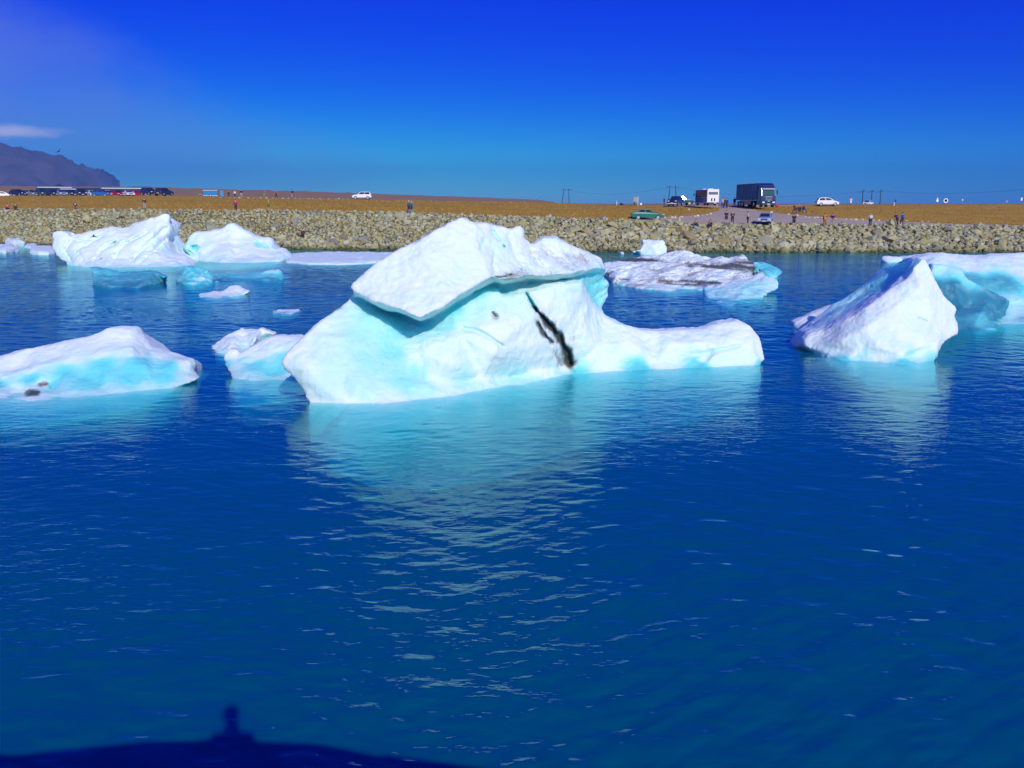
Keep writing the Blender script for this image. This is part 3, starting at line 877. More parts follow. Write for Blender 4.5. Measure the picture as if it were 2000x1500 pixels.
    feats = [
     ([(1029, 573), (1038, 590), (1048, 608)], (4, 7), 0.60, 0.25, 0.9),
     ([(1047, 604), (1062, 622), (1082, 645), (1100, 672), (1110, 692), (1115, 712)], (7, 15), 0.50, 0.92, 0.3),
     ([(1050, 630), (1060, 650), (1078, 668)], (5, 7), 0.30, 0.8, 0.0),
     ([(1085, 690), (1095, 708)], (10, 14), 0.12, 0.55, 0.0),
     ([(1112, 655), (1125, 672)], (16, 14), 0.0, 0.32, 0.0), ([(1050, 610), (1085, 655), (1112, 700)], (20, 32), 0.03, 0.36, 0.0),
     ([(963, 611), (967, 618)], (6, 7), 0.35, 0.6, 0.3),
     ([(905, 640), (940, 650), (985, 676)], (7, 4), 0.22, 0.0, 0.35),
     ([(963, 452), (974, 470)], (6, 8), 0.18, 0.0, 0.5), ([(984, 480), (985, 482)], (5, 5), 0.3, 0.0, 0.9),
     ([(945, 470), (938, 486)], (6, 4), 0.12, 0.0, 0.45),
     ([(968, 490), (962, 515), (970, 540)], (7, 7), 0.12, 0.0, 0.15), ([(995, 460), (1003, 490), (1020, 520)], (8, 8), 0.16, 0.05, 0.1),
     ([(1035, 490), (1052, 515), (1075, 534)], (8, 8), 0.16, 0.35, 0.0), ([(1075, 495), (1100, 515), (1118, 528)], (8, 8), 0.16, 0.4, 0.0),
     ([(960, 545), (985, 540), (1000, 536)], (4, 6), 0.3, 0.75, 0.2), ([(1000, 540), (1020, 528)], (8, 9), 0.05, 0.5, 0.0),
     ([(1060, 480), (1068, 497)], (6, 8), 0.2, 0.4, 0.0), ([(1110, 500), (1150, 510)], (12, 12), 0.05, 0.45, 0.0),
     ([(1330, 700), (1400, 685), (1440, 676)], (9, 6), 0.16, 0.0, 0.35),
     ([(1180, 545), (1160, 556)], (5, 5), 0.2, 0, 0.9), ([(1185, 562), (1158, 580)], (5, 5), 0.2, 0, 0.9), ([(1185, 572), (1160, 590)], (4, 4), 0.15, 0, 0.8),
     ([(1360, 640), (1440, 640)], (14, 14), 0.0, 0.10, 0.0)]
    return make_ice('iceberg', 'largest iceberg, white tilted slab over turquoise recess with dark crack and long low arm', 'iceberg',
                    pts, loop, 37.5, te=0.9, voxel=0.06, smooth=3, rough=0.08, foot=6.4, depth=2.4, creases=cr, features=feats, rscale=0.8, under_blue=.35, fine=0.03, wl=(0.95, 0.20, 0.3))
main_berg()

def right_peak():
    pts = [(1598, 693, None, .5), (1645, 704, None, 1.2), (1767, 709, None, 1.2), (1826, 704, None, .9),
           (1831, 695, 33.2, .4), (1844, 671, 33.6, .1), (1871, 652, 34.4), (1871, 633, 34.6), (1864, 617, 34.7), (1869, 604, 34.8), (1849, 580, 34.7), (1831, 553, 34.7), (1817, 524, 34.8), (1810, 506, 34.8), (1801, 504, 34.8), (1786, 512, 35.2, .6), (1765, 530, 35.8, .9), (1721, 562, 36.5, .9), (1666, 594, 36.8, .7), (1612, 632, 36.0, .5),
           (1580, 650, 35.0), (1569, 668, 34.7), (1574, 675, 34.4), (1577, 679, 34.3, .1), (1585, 685, 34.3, .5),
           # 25- ridge between lit face and left flank, whose shade is painted blue
           (1783, 525, 34.6), (1769, 546, 34.5), (1735, 569, 34.3), (1690, 600, 34.0), (1640, 630, 34.2), (1612, 644, 34.6),
           # 31- face
           (1800, 560, 34.0), (1750, 600, 33.5), (1820, 610, 33.8), (1690, 640, 33.0), (1760, 650, 32.8), (1840, 640, 33.9), (1640, 665, 33.3), (1720, 680, 32.4), (1800, 670, 32.7),
           # 40- lip
           (1591, 679, 34.1), (1673, 688, 32.8), (1760, 688, 32.2), (1830, 672, 33.0), (1680, 695, 32.7, .6), (1770, 696, 32.6, .55)]
    pts = [(p[0], p[1], p[2] if p[2] is None else p[2] + 1.5, *p[3:]) for p in pts]
    cr = [(14, 25), (25, 26), (26, 27), (27, 28), (28, 29), (29, 30), (30, 20), (40, 41), (41, 42), (42, 43)]
    feats = [([(1792, 620), (1810, 626)], (4, 3), 0.15, 0.1, 0.4), ([(1700, 560), (1650, 600)], (5, 5), 0.1, 0.3, 0.0), ([(1735, 560), (1690, 590)], (4, 4), 0.1, 0.1, 0.3)]
    make_ice('iceberg', 'sharp white peaked iceberg with shaded blue left flank, standing alone at the right', 'iceberg',
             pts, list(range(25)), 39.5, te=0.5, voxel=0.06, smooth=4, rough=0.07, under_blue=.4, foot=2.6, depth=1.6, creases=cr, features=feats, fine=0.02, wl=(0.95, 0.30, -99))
right_peak()
# slab leaning out of the water behind the peak
make_ice('ice_slab', 'thin white ice slab slanting out of the water left of the sharp peak', 'ice floe',
         [(1560, 645, None, .5), (1585, 648, None, .5), (1620, 640, None, .5), (1640, 632, 42.8), (1668, 594, 43.8), (1647, 596, 43.8, 0, .1), (1625, 596, 43.8), (1588, 611, 43.8), (1548, 629, 43.8), (1590, 632, 43.0), (1630, 612, 43.1)],
         list(range(9)), 45.4, te=0.5, voxel=0.08, smooth=3, rough=0.05, foot=0.3, depth=0.8, features=[([(1640, 600), (1646, 603)], (4, 3), 0.1, 0.5, 0)])

def left_front():
    pts = [(-60, 782, None, .5), (19, 777, None, .2, .1), (56, 781, None, .2, .15), (124, 779, None, .5), (217, 769, None, .5), (290, 761, None, .5), (341, 757, None, .45),
           (386, 743, 29.6, .2), (369, 727, 29.9, .4), (372, 714, 30.1, .2), (366, 703, 30.3, .1), (310, 687, 30.6, .1), (283, 682, 30.7, .05), (270, 662, 30.9), (258, 643, 31.0), (235, 641, 31.0), (211, 641, 30.9), (174, 658, 30.6), (136, 664, 30.4), (78, 675, 30.2), (0, 696, 29.8), (-70, 712, 29.6), (-90, 750, 28.9, .4),
           (0, 734, 28.7, .1), (62, 718, 28.95, .1), (140, 700, 29.3, .1), (198, 688, 29.6, .1), (257, 681, 29.9, .1),
           (0, 752, 28.6, 1.05), (60, 742, 28.6, 1.05), (130, 725, 28.9, 1.05), (200, 710, 29.2, 1.05), (270, 706, 29.5, 1.05), (330, 712, 29.7, 1.05), (100, 755, 28.4, 1.05), (180, 745, 28.6, 1.05), (260, 738, 28.9, 1.05), (320, 735, 29.2, 1.05), (40, 765, 28.2, .2, .1), (85, 752, 28.3, .2, .15),
           (30, 715, 29.4), (110, 690, 29.8), (190, 668, 30.3), (245, 662, 30.5)]
    feats = [([(52, 768), (72, 766)], (11, 11), 0.12, 0.9, 0), ([(78, 752), (92, 750)], (8, 8), 0.08, 0.7, 0), ([(98, 756), (99, 757)], (4, 4), 0.05, 0.6, 0),
             ([(290, 690), (300, 730)], (12, 16), 0.15, 0, 0.6), ([(200, 715), (190, 745)], (9, 12), 0.08, 0, 0.4)]
    make_ice('iceberg', 'foreground iceberg at the left edge, white snow cap over pale blue translucent ice', 'iceberg',
             pts, list(range(23)), 33.0, te=0.6, voxel=0.065, smooth=4, rough=0.07, foot=2.0, depth=1.3,
             creases=[(23, 24), (24, 25), (25, 26), (26, 27), (27, 12)], features=feats, under_blue=.55)
left_front()
make_ice('iceberg', 'small pale blue iceberg with snowy top tucked behind the left tip of the largest one', 'iceberg',
         [(450, 738, None, .5), (496, 745, None, .5), (573, 740, None, .5), (640, 735, None, .5),
          (640, 690, 32.0), (610, 665, 32.5), (580, 656, 32.7), (533, 656, 32.7), (508, 665, 32.5), (484, 678, 32.2), (465, 694, 31.9), (461, 684, 32.0), (447, 682, 32.0), (437, 696, 31.8, .1), (440, 712, 31.5, 1.0),
          (470, 705, 31.5, .5), (500, 690, 31.8, .1), (540, 675, 32.0, .1), (590, 672, 32.1, .1), (500, 715, 31.2, 1.0), (560, 700, 31.5, 1.0), (600, 710, 31.4, 1.0), (540, 728, 30.9, 1.0)],
         list(range(15)), 34.4, te=0.5, voxel=0.06, smooth=3, rough=0.07, foot=2.0, depth=1.3, creases=[(10, 16), (16, 17), (17, 18)], under_blue=.5)
make_ice('ice_floe', 'low ragged white ice floe behind the small pale blue iceberg', 'ice floe',
         [(418, 686, None, .4), (445, 691, None, .4), (484, 684, None, .4), (520, 672, None, .4), (536, 652, 37.8), (508, 642, 38.0), (500, 646, 38.0), (484, 644, 38.0), (470, 641, 38.0), (462, 646, 37.8), (434, 662, 37.4), (409, 678, 36.8), (450, 672, 36.4), (500, 660, 36.8, .1)],
         list(range(12)), 39.2, te=0.5, voxel=0.06, smooth=2, rough=0.08, foot=0.3, depth=0.6, rscale=1.6, features=[([(512, 661), (530, 655)], (5, 5), 0.2, 0.1, 0.8)])

# right edge: blue berg with white cap, and a dark clear block in front
def right_blue():
    pts = [(1830, 640, None, 1.55), (1900, 636, None, 1.55), (1964, 632, None, .6), (2060, 634, None, .6), (2160, 630, None, .6),
           (2200, 560, 50.0, .4), (2190, 505, 52.5), (2080, 492, 53.0), (2000, 494, 53.0), (1937, 497, 53.0), (1900, 500, 53.0), (1847, 493, 53.0), (1815, 496, 53.0), (1790, 502, 53.0), (1788, 512, 52.5, .3), (1795, 560, 50.0, 1.55),
           (1820, 518, 51.6, .1), (1900, 520, 51.5, .1), (2000, 526, 51.2, .1), (2100, 530, 51.2, .1),
           (1840, 540, 50.6, 1.55), (1900, 545, 50.3, 1.55), (1960, 550, 50.0, 1.55), (2030, 556, 50.0, .7), (1900, 590, 49.0, 1.55), (1970, 590, 48.3, .6), (2000, 610, 47.5, .5), (2060, 600, 48, .5)]
    make_ice('iceberg', 'blue iceberg with flat white cap running out of the right edge', 'iceberg', pts, list(range(16)), 57.0, te=0.8, voxel=0.10, smooth=4,
             rough=0.10, foot=0.8, depth=1.4, creases=[(13, 16), (16, 17), (17, 18), (18, 19), (19, 6)], under_blue=.7, features=[([(1985, 600), (1985, 630)], (20, 20), 0.2, 0, 0.4)])
right_blue()
make_ice('ice_block', 'dark blue clear ice block with sharp corner, against the blue iceberg', 'ice block',
         [(1845, 640, None, 1.75), (1900, 645, None, 1.75), (1950, 643, None, 1.75), (1965, 617, 45.6, 1.75), (1973, 587, 45.9, 1.75), (1955, 578, 46.3, 1.75), (1887, 543, 47.2, .8), (1880, 528, 47.4, .5), (1855, 519, 47.5, .5), (1822, 517, 47.5, .6), (1815, 560, 46.8, 1.75), (1825, 610, 45.8, 1.75),
          (1870, 560, 46.2, 1.75), (1930, 590, 45.6, 1.75), (1880, 600, 45.4, 1.75), (1945, 620, 45.2, 1.75)],
         list(range(12)), 48.2, te=0.5, voxel=0.08, smooth=2, rough=0.07, foot=0.4, depth=1.0, creases=[(4, 15), (6, 12)], under_blue=1.5, rscale=1.5)
make_ice('ice_floe', 'thin white floe drifting beyond the sharp peak, nearest the rocks at right', 'ice floe',
         [(1733, 513, None, .4), (1765, 511, None, .4), (1800, 510, None, .3), (1840, 511, None, .3), (1845, 500, 94.5), (1800, 497, 95.0), (1780, 499, 95.0), (1760, 503, 94.5), (1735, 500, 94.5), (1724, 501, 94.5), (1725, 508, 93.5), (1770, 506, 93.0), (1800, 504, 93.0)],
         list(range(11)), 98, te=0.8, voxel=0.13, smooth=2, rough=0.08, foot=0.4, depth=0.8)

def dirty_floe():
    pts = [(1184, 546, None, 0, .3), (1205, 556, None, 0, .2), (1250, 564, None, .1, .1), (1300, 567, None, .1, .1), (1376, 565, None, .2, .05), (1420, 558, None, .3), (1470, 546, None, .3),
           (1497, 530, 70.5), (1494, 526, 71.5), (1478, 518, 74), (1462, 508, 76), (1449, 501, 77), (1425, 504, 77), (1408, 502, 77.5, 0, .2), (1390, 506, 77.5, 0, .5), (1372, 502, 78), (1354, 498, 78.5, 0, .4), (1336, 492, 79, 0, .3), (1318, 494, 79), (1302, 496, 79), (1270, 503, 79, 0, .2), (1240, 508, 79, 0, .3), (1210, 508, 79, 0, .3), (1182, 516, 77, 0, .4), (1172, 530, 74, 0, .4),
           (1220, 530, 71.5, 0, .4), (1270, 520, 73.5, 0, .5), (1320, 512, 75, 0, .6), (1360, 510, 75.5, 0, .8), (1200, 540, 69.5, 0, .5), (1240, 545, 68, 0, .25), (1290, 540, 69.2, 0, .4), (1340, 530, 71, 0, .3), (1390, 525, 72, 0, .7), (1440, 520, 73, 0, .3), (1300, 556, 65.6, 0, .25), (1350, 550, 66.8, 0, .4), (1410, 545, 67.6, 0, .2), (1460, 535, 69.5, 0, .15), (1250, 555, 66, 0, .4)]
    feats = []
    rf = random.Random(3)
    for i in range(11):                                        # slanting ridges of silt-banded ice
        t = i / 10.0
        x0 = 1172 + 255 * t + rf.uniform(-10, 10); y0 = 546 + 10 * math.sin(t * 3.1) + rf.uniform(-5, 4); ln = rf.uniform(.5, 1.1)
        feats.append(([(x0, y0), (x0 + 45 * ln, y0 - rf.uniform(10, 18) * ln), (x0 + 105 * ln, y0 - rf.uniform(30, 42) * ln)], (rf.uniform(3, 9), rf.uniform(4, 9)), rf.uniform(.15, .6), rf.uniform(.2, .62), 0.0))
    for a, b in (((1292, 527), (1345, 512)), ((1345, 517), (1392, 505)), ((1345, 536), (1378, 526)), ((1185, 536), (1205, 529))):
        feats.append(([a, b], (7, 4), 0.5, 0.8, 0.0))
    for c, r in (((1300, 532), 13), ((1325, 528), 14), ((1273, 550), 8), ((1300, 541), 8), ((1318, 545), 9), ((1360, 523), 9), ((1205, 536), 14), ((1235, 535), 14)):
        feats.append(([c, (c[0] + 5, c[1] - 1)], (r, r), -0.55, -1.0, -1.0))
    make_ice('ice_floe', 'broad low floe banded with dark grey silt, right of the largest iceberg', 'ice floe', pts, list(range(25)), 80.5, te=0.9, voxel=0.12,
             smooth=3, rough=0.28, foot=0.5, depth=1.0, features=feats, rscale=0.7, fine=0.07, streak=1.0)
dirty_floe()
make_ice('ice_block', 'pale turquoise clear ice block in front of the silt-banded floe', 'ice block',
         [(1382, 581, None, .6), (1405, 584, None, .55), (1440, 584, None, .6), (1488, 580, None, .6), (1515, 567, 59.8, .5), (1520, 563, 60, .4), (1520, 548, 60.6, .4), (1508, 541, 61, .3), (1502, 540, 61, .3), (1494, 531, 61.6, .2), (1470, 540, 61.6), (1428, 551, 61.2, .1), (1395, 560, 60.8), (1384, 556, 60.8, .3), (1377, 562, 60.2, .6), (1376, 571, 59.4, .7),
          (1400, 570, 59, .6), (1430, 565, 59.4, .45), (1460, 560, 59.6, .65), (1490, 555, 60, .55), (1470, 572, 58.8, .7)],
         list(range(16)), 62.6, te=0.6, voxel=0.09, smooth=2, rough=0.14, foot=0.6, depth=1.0, rscale=1.0, under_blue=.6)
make_ice('ice_block', 'rounded teal ice block behind the far end of the silt-banded floe', 'ice block',
         [(1475, 540, None, 1.25), (1500, 543, None, 1.25), (1520, 541, None, 1.25), (1529, 533, 75.2, 1.25), (1524, 524, 75.8, 1.25), (1510, 518, 76.2, 1.25), (1488, 511, 76.2, 1.25), (1474, 512, 76.2, .6), (1468, 520, 75.8, 1.25), (1495, 525, 74.8, 1.25), (1510, 530, 74.2, 1.25)],
         list(range(9)), 78.5, te=0.6, voxel=0.1, smooth=3, rough=0.12, foot=0.4, depth=0.9, under_blue=.7)
make_ice('ice_block', 'small upright white ice block standing just off the rocks', 'ice block',
         [(1236, 496, None, .2), (1255, 497.5, None, .2), (1280, 498, None, .2), (1304, 497.5, None, .2), (1303, 484, 107.6), (1299, 477, 107.8), (1296, 470, 108.2), (1276, 469, 108.2), (1254, 468, 108.2), (1255, 474, 108.0), (1256, 480, 107.6), (1250, 489, 107.2, .1), (1236, 492, 107.0), (1275, 480, 107.0), (1285, 490, 106.8)],
         list(range(13)), 111, te=0.9, voxel=0.14, smooth=2, rough=0.16, foot=0.4, depth=0.8, rscale=0.9)

def left_white():
    pts = [(130, 518, None, .2), (165, 521, None, .1), (210, 522, None, .1), (270, 522, None, .1), (330, 521.5, None, .1), (372, 519, None, .1),
           (372, 513, 89.5), (353, 502, 90), (330, 500, 90.6), (322, 490, 91, .3), (320, 465, 92), (329, 455, 92.5), (331, 441, 92.8), (326, 434, 93), (331, 426, 93), (327, 419, 93), (319, 417, 93), (312, 421, 93), (302, 427, 93), (275, 432, 93), (258, 437, 93), (250, 441, 93), (237, 446, 92.8), (216, 445, 92.5), (180, 452, 92.3), (152, 458, 92), (139, 460, 92), (132, 453, 92), (118, 449, 92), (103, 451, 92), (97, 459, 92), (101, 472, 91.4, .1), (99, 487, 91, .2), (115, 506, 89.8, .3),
           (130, 470, 91), (150, 490, 89.8), (200, 480, 90), (250, 465, 90.6), (300, 450, 91.2), (200, 500, 88.6), (260, 490, 89), (300, 490, 89.6), (160, 508, 88.3), (250, 508, 88.2), (320, 510, 88.6), (312, 435, 92)]
    feats = [([(140, 470), (125, 490), (140, 512)], (5, 5), 0.5, 0.05, .1), ([(190, 466), (150, 488), (165, 515)], (5, 6), 0.5, 0.05, .1), ([(230, 470), (195, 490), (180, 518)], (5, 5), 0.45, 0.05, .1), ([(290, 452), (240, 478), (215, 516)], (4, 6), 0.55, 0.06, .1), ([(325, 445), (290, 475), (262, 505)], (5, 5), 0.5, 0.05, .1), ([(320, 470), (300, 490), (270, 515)], (5, 5), 0.4, 0.05, .15),
             ([(152, 492), (153, 494)], (5, 5), 0.5, .3, .2), ([(222, 474), (225, 476)], (6, 6), 0.6, .3, .2), ([(140, 458), (150, 470), (200, 462)], (4, 4), 0.4, 0.05, .1), ([(262, 503), (258, 509)], (5, 5), 0.4, .3, 0.1)]
    make_ice('iceberg', 'ridged bright white iceberg before the rocks at left, knob on its raised right end', 'iceberg', pts, list(range(34)), 98, te=1.2, voxel=0.15, smooth=3, rough=0.22, foot=0.5, depth=1.4, features=feats, rscale=0.45, fine=0.04)
left_white()
make_ice('iceberg', 'pale blue white dome shaped iceberg with small blue hollows, right of the ridged one', 'iceberg',
         [(352, 505, None, .2), (400, 511, None, .1), (446, 513, None, .1), (500, 512.5, None, .1), (545, 511, None, .1), (568, 508, None, .1),
          (564, 496, 97), (553, 485, 97.5), (534, 484, 97.8, .2), (526, 467, 98.6), (494, 462, 98.8), (465, 443, 99.2), (454, 436, 99.4), (443, 439, 99.4), (429, 448, 99.2), (404, 452, 99), (380, 454, 99), (368, 466, 98.6, .2), (354, 482, 98, .4), (347, 497, 97.4, .4),
          (400, 470, 97.8, .1), (450, 465, 98), (490, 480, 97, .05), (400, 495, 95.6, .05), (460, 498, 95.4), (520, 495, 95.6), (445, 448, 98.8)],
         list(range(20)), 103, te=1.2, voxel=0.15, smooth=4, rough=0.22, foot=0.6, depth=1.4, rscale=0.4,
         features=[([(378, 484), (384, 484)], (10, 9), 1.0, 0.05, 1.0), ([(500, 475), (520, 482)], (8, 8), 0.5, 0, 0.8), ([(360, 480), (358, 495)], (10, 12), 0.2, 0, 0.5)], under_blue=.5)
make_ice('ice_block', 'low pale ice lump in the gap between the ridged and the dome shaped icebergs', 'ice block',
         [(312, 497, None, .4), (330, 498, None, .4), (356, 497, None, .4), (360, 478, 108.0), (350, 470, 108.5), (334, 463, 109.0), (318, 465, 109.0), (310, 480, 108.0), (335, 482, 107.0)],
         list(range(8)), 111, te=0.9, voxel=0.16, smooth=3, rough=0.15, depth=0.9)
# half-sunk clear pieces and small floes
make_ice('ice_block', 'half sunk teal glassy ice sheet under the ridged white iceberg', 'ice block',
         [(178, 558, None, 1.5), (220, 561, None, 1.5), (270, 562, None, 1.5), (318, 552, None, 1.5), (322, 540, 68, 1.5), (300, 531, 69, 1.5), (277, 529, 69.3, 1.5), (247, 532, 69.3, 1.5), (225, 531, 69.3, 1.2), (195, 523, 69.5, 1.2), (174, 521, 69.5, 1.2), (178, 538, 68, 1.2), (200, 542, 67.6, 1.5), (250, 545, 67.4, 1.5)],
         list(range(12)), 72, te=0.7, voxel=0.1, smooth=2, rough=0.12, foot=0.15, depth=0.9, under_blue=1.9, rscale=1.2)
make_ice('ice_block', 'jagged glassy grey blue ice lump in the middle of the half sunk pieces', 'ice block',
         [(348, 553, None, 1.2), (375, 556, None, .4), (405, 556, None, .3), (413, 544, 70.2, 1.2), (405, 528, 71, 1.2), (397, 532, 71, 1.2), (390, 524, 71.3, 1.2), (383, 520, 71.5, 1.2), (372, 522, 71.5, 1.2), (361, 521, 71.5, 1.2), (352, 534, 71, 1.2), (345, 546, 70.2, 1.2), (375, 540, 69.8, 1.2), (395, 546, 69.4, .4)],
         list(range(12)), 73, te=0.5, voxel=0.08, smooth=1, rough=0.22, foot=0.15, depth=0.8, under_blue=1.9, rscale=1.6)
make_ice('ice_block', 'long low glassy ice ridge lying in front of the dome shaped iceberg', 'ice block',
         [(416, 548, None, 1.5), (467, 550, None, 1.5), (520, 549, None, 1.2), (550, 546, None, 1.2), (552, 538, 73, 1.2), (543, 527, 73.6, .4), (530, 529, 73.6, .4), (505, 533, 73.6, 1.2), (467, 537, 73.4, 1.2), (440, 535, 73.4, 1.2), (415, 537, 73, 1.2), (470, 543, 72.2, 1.2), (525, 539, 72.4, 1.2)],
         list(range(11)), 75.4, te=0.6, voxel=0.09, smooth=2, rough=0.12, foot=0.15, depth=0.8, under_blue=1.9, rscale=1.3)
make_ice('ice_floe', 'small grey white floe with a hump, floating below the glassy ice ridge', 'ice floe',
         [(386, 577, None, .1, .05), (400, 581, None, .1), (425, 582, None, .1), (450, 579, None, .1), (475, 576, None, .2), (487, 570, 59.6), (471, 563, 60.3), (463, 558, 60.6), (451, 559, 60.6), (443, 564, 60.4), (433, 569, 60.2), (405, 572, 60, 0, .05), (386, 573, 59.8), (430, 575, 59.2), (460, 569, 59.6)],
         list(range(13)), 61.6, te=0.5, voxel=0.07, smooth=2, rough=0.08, foot=0.3, depth=0.5, rscale=1.6)
make_ice('ice_floe', 'tiny flat white ice strip alone in open water left of the tilted slab', 'ice floe',
         [(531, 610, None, .1), (550, 612.5, None, .1), (570, 612.5, None, .1), (583, 608, None, .1), (580, 604.5, 50.4), (560, 605.5, 50.6), (540, 606, 50.6), (530, 607.5, 50.4), (556, 608, 50.1)],
         list(range(8)), 51.4, te=0.35, voxel=0.045, smooth=2, rough=0.04, foot=0.15, depth=0.35, rscale=2.0)
make_ice('ice_floe', 'tiny white ice strip in front of the pale turquoise block', 'ice floe',
         [(1399, 592, None, .1), (1410, 594.5, None, .1), (1428, 594.5, None, .1), (1437, 592, None, .1), (1436, 588.5, 55.8), (1420, 589.5, 56), (1408, 587.5, 56), (1398, 588.5, 55.8), (1418, 591.5, 55.4)],
         list(range(8)), 56.6, te=0.3, voxel=0.045, smooth=2, rough=0.04, foot=0.15, depth=0.35, rscale=2.0)
def flat_floe(name, label, outline, h, voxel, rough, smooth=2, blue=.1, cat='ice floe', group=None):
    """a plate of ice: outline on the water, domed and roughened top, bottom below the surface"""
    front, rear = outline
    ring = [W(x, y) for x, y in front] + [W(x, y) for x, y in rear]
    c = sum(ring, Vector()) / len(ring)
    n = len(ring); V, Fc = [], []
    levels = [(0.94, -0.4), (1.0, 0.0), (0.97, h * .6), (0.85, h), (0.5, h * 1.05)]
    for k, z in levels:
        for p in ring: V.append((c.x + (p.x - c.x) * k, c.y + (p.y - c.y) * k, z))
    for r in range(len(levels) - 1):
        for i in range(n): Fc.append((r * n + i, r * n + (i + 1) % n, (r + 1) * n + (i + 1) % n, (r + 1) * n + i))
    Fc.append(tuple(range(n))); Fc.append(tuple((len(levels) - 1) * n + i for i in range(n)))
    me = mesh_np(name, V, Fc, False)
    bm = bmesh.new(); bm.from_mesh(me); bmesh.ops.recalc_face_normals(bm, faces=bm.faces); bm.to_mesh(me); bm.free()
    def setup(o):
        md = o.modifiers.new('r', 'REMESH'); md.mode = 'VOXEL'; md.voxel_size = voxel; md.adaptivity = 0
        sm = o.modifiers.new('s', 'SMOOTH'); sm.factor = .5; sm.iterations = smooth
    me = mod_mesh(me, setup)
    nv = len(me.vertices)
    v = np.empty(nv * 3); me.vertices.foreach_get('co', v); v = v.reshape(-1, 3)
    d = fractal(v, .8, 4, len(label)) * rough + np.abs(fractal(v, 2.5, 3, 5 + len(label))) * rough * .6
    v[:, 2] += d * (v[:, 2] > 0.02); v[:, 1] += d * 1.5; v[:, 0] += fractal(v, .7, 3, 40) * rough
    me.vertices.foreach_set('co', v.ravel())
    for nm, arr in (('blue', np.where(v[:, 2] < .04, .5, blue)), ('dirt', np.zeros(nv))):
        at = me.attributes.new(nm, 'FLOAT', 'POINT'); at.data.foreach_set('value', arr.astype(np.float32))
    me.polygons.foreach_set('use_smooth', [True] * len(me.polygons)); me.update(); me.name = name
    return tag(link(name, me, ICE), label, cat, group)
flat_floe('ice_floe', 'wide flat slush covered floe stretching from the dome shaped iceberg behind the tilted slab',
          ([(556, 514), (600, 517), (660, 518), (710, 516), (760, 513), (800, 511)], [(800, 496), (740, 497), (690, 495.5), (645, 496), (600, 497), (568, 499)]), 0.30, 0.12, 0.10)
FL = 'small pale blue floe near the rocks at the left edge'
flat_floe('ice_floe', 'longest small floe at the far left, touching the ridged white iceberg', ([(57, 497), (75, 498.5), (95, 498.5), (108, 497)], [(104, 487), (85, 486), (62, 487)]), 0.5, 0.13, 0.08)
flat_floe('ice_floe', 'jagged pale blue floe closest to the rocks at far left', ([(10, 480), (28, 482), (46, 481)], [(42, 477), (30, 475), (14, 476)]), 0.8, 0.15, 0.25)
flat_floe('ice_floe', 'broken pale floe cut by the left edge of the water', ([(-20, 494), (10, 496), (36, 493)], [(34, 488), (14, 485), (-20, 487)]), 0.5, 0.15, 0.22)
flat_floe('ice_floe', 'slim white floe between the jagged floe and the ridged iceberg', ([(46, 485), (60, 486), (73, 484)], [(72, 479), (60, 478), (50, 481)]), 0.3, 0.14, 0.08)
flat_floe('ice_floe', 'speck of white ice left of the small upright block', ([(1209, 496), (1214, 497), (1219, 496)], [(1218, 494.5), (1214, 494), (1210, 494.5)]), 0.2, 0.1, 0.03)

# ------------------------------------------------------------------ vehicles
GLASS = mat('dark_glass', (0.02, 0.03, 0.035), 0.08, 0, 0.05, 2, spec=0.8)
TYRE = mat('tyre_rubber', (0.02, 0.02, 0.022), 0.8)
RIM = mat('alloy_rim', (0.62, 0.62, 0.62), 0.3, 0.6)
BLACK = mat('black_plastic', (0.018, 0.018, 0.02), 0.5)
LAMP = mat('lamp_glass', (0.85, 0.85, 0.82), 0.15)
RED = mat('red_lens', (0.50, 0.02, 0.03), 0.25)
PLATE = mat('number_plate_white', (0.8, 0.8, 0.78), 0.5)
def paint(name, c): return mat('paint_' + name, c, 0.28, 0.0, 0.03, 3, coat=0.6)
def wheels(root, spots, r, wd):
    for x, y in spots:
        s = 1 if x > 0 else -1
        mb = MB(); mb.tube((x - s * wd / 2, y, r), (x + s * wd / 2, y, r), r, n=20)
        t = mb.build('wheel', TYRE, root)
        mb = MB(); mb.tube((x + s * wd * 0.3, y, r), (x + s * (wd * 0.5 + 0.015), y, r), r * 0.66, n=14); mb.build('rim', RIM, t)
KINDS = {
 # length, width, body profile (y, z), glasshouse base (y0, y1), roof (y0, y1), belt z, roof z, wheel r, axle ys
 'sedan': (4.5, 1.76, [(-2.2, .30), (-2.25, .55), (-2.2, .90), (-1.75, 1.00), (-.8, 1.0), (.95, .97), (1.75, .82), (2.15, .66), (2.25, .45), (2.2, .28)], (-1.75, 1.05), (-.95, .10), .97, 1.42, .31, (-1.35, 1.38)),
 'hatch': (4.0, 1.72, [(-1.95, .30), (-2.0, .60), (-1.92, .98), (.95, .98), (1.55, .86), (1.9, .68), (2.0, .45), (1.95, .28)], (-1.88, 1.15), (-1.45, .15), .96, 1.50, .31, (-1.25, 1.28)),
 'estate': (4.5, 1.78, [(-2.2, .30), (-2.25, .60), (-2.2, 1.0), (1.0, .99), (1.75, .85), (2.15, .68), (2.25, .45), (2.2, .28)], (-2.12, 1.15), (-1.85, .15), .97, 1.49, .32, (-1.4, 1.38)),
 'suv': (4.5, 1.84, [(-2.2, .42), (-2.25, .70), (-2.2, 1.12), (1.0, 1.12), (1.85, 1.0), (2.2, .82), (2.25, .55), (2.2, .38)], (-2.14, 1.1), (-1.9, .25), 1.10, 1.72, .37, (-1.4, 1.42)),
 'pickup': (4.9, 1.80, [(-2.4, .45), (-2.45, .75), (-2.45, 1.10), (1.15, 1.12), (2.0, 1.02), (2.4, .85), (2.45, .58), (2.4, .40)], (-.9, 1.2), (-.65, .35), 1.10, 1.72, .38, (-1.5, 1.5))}
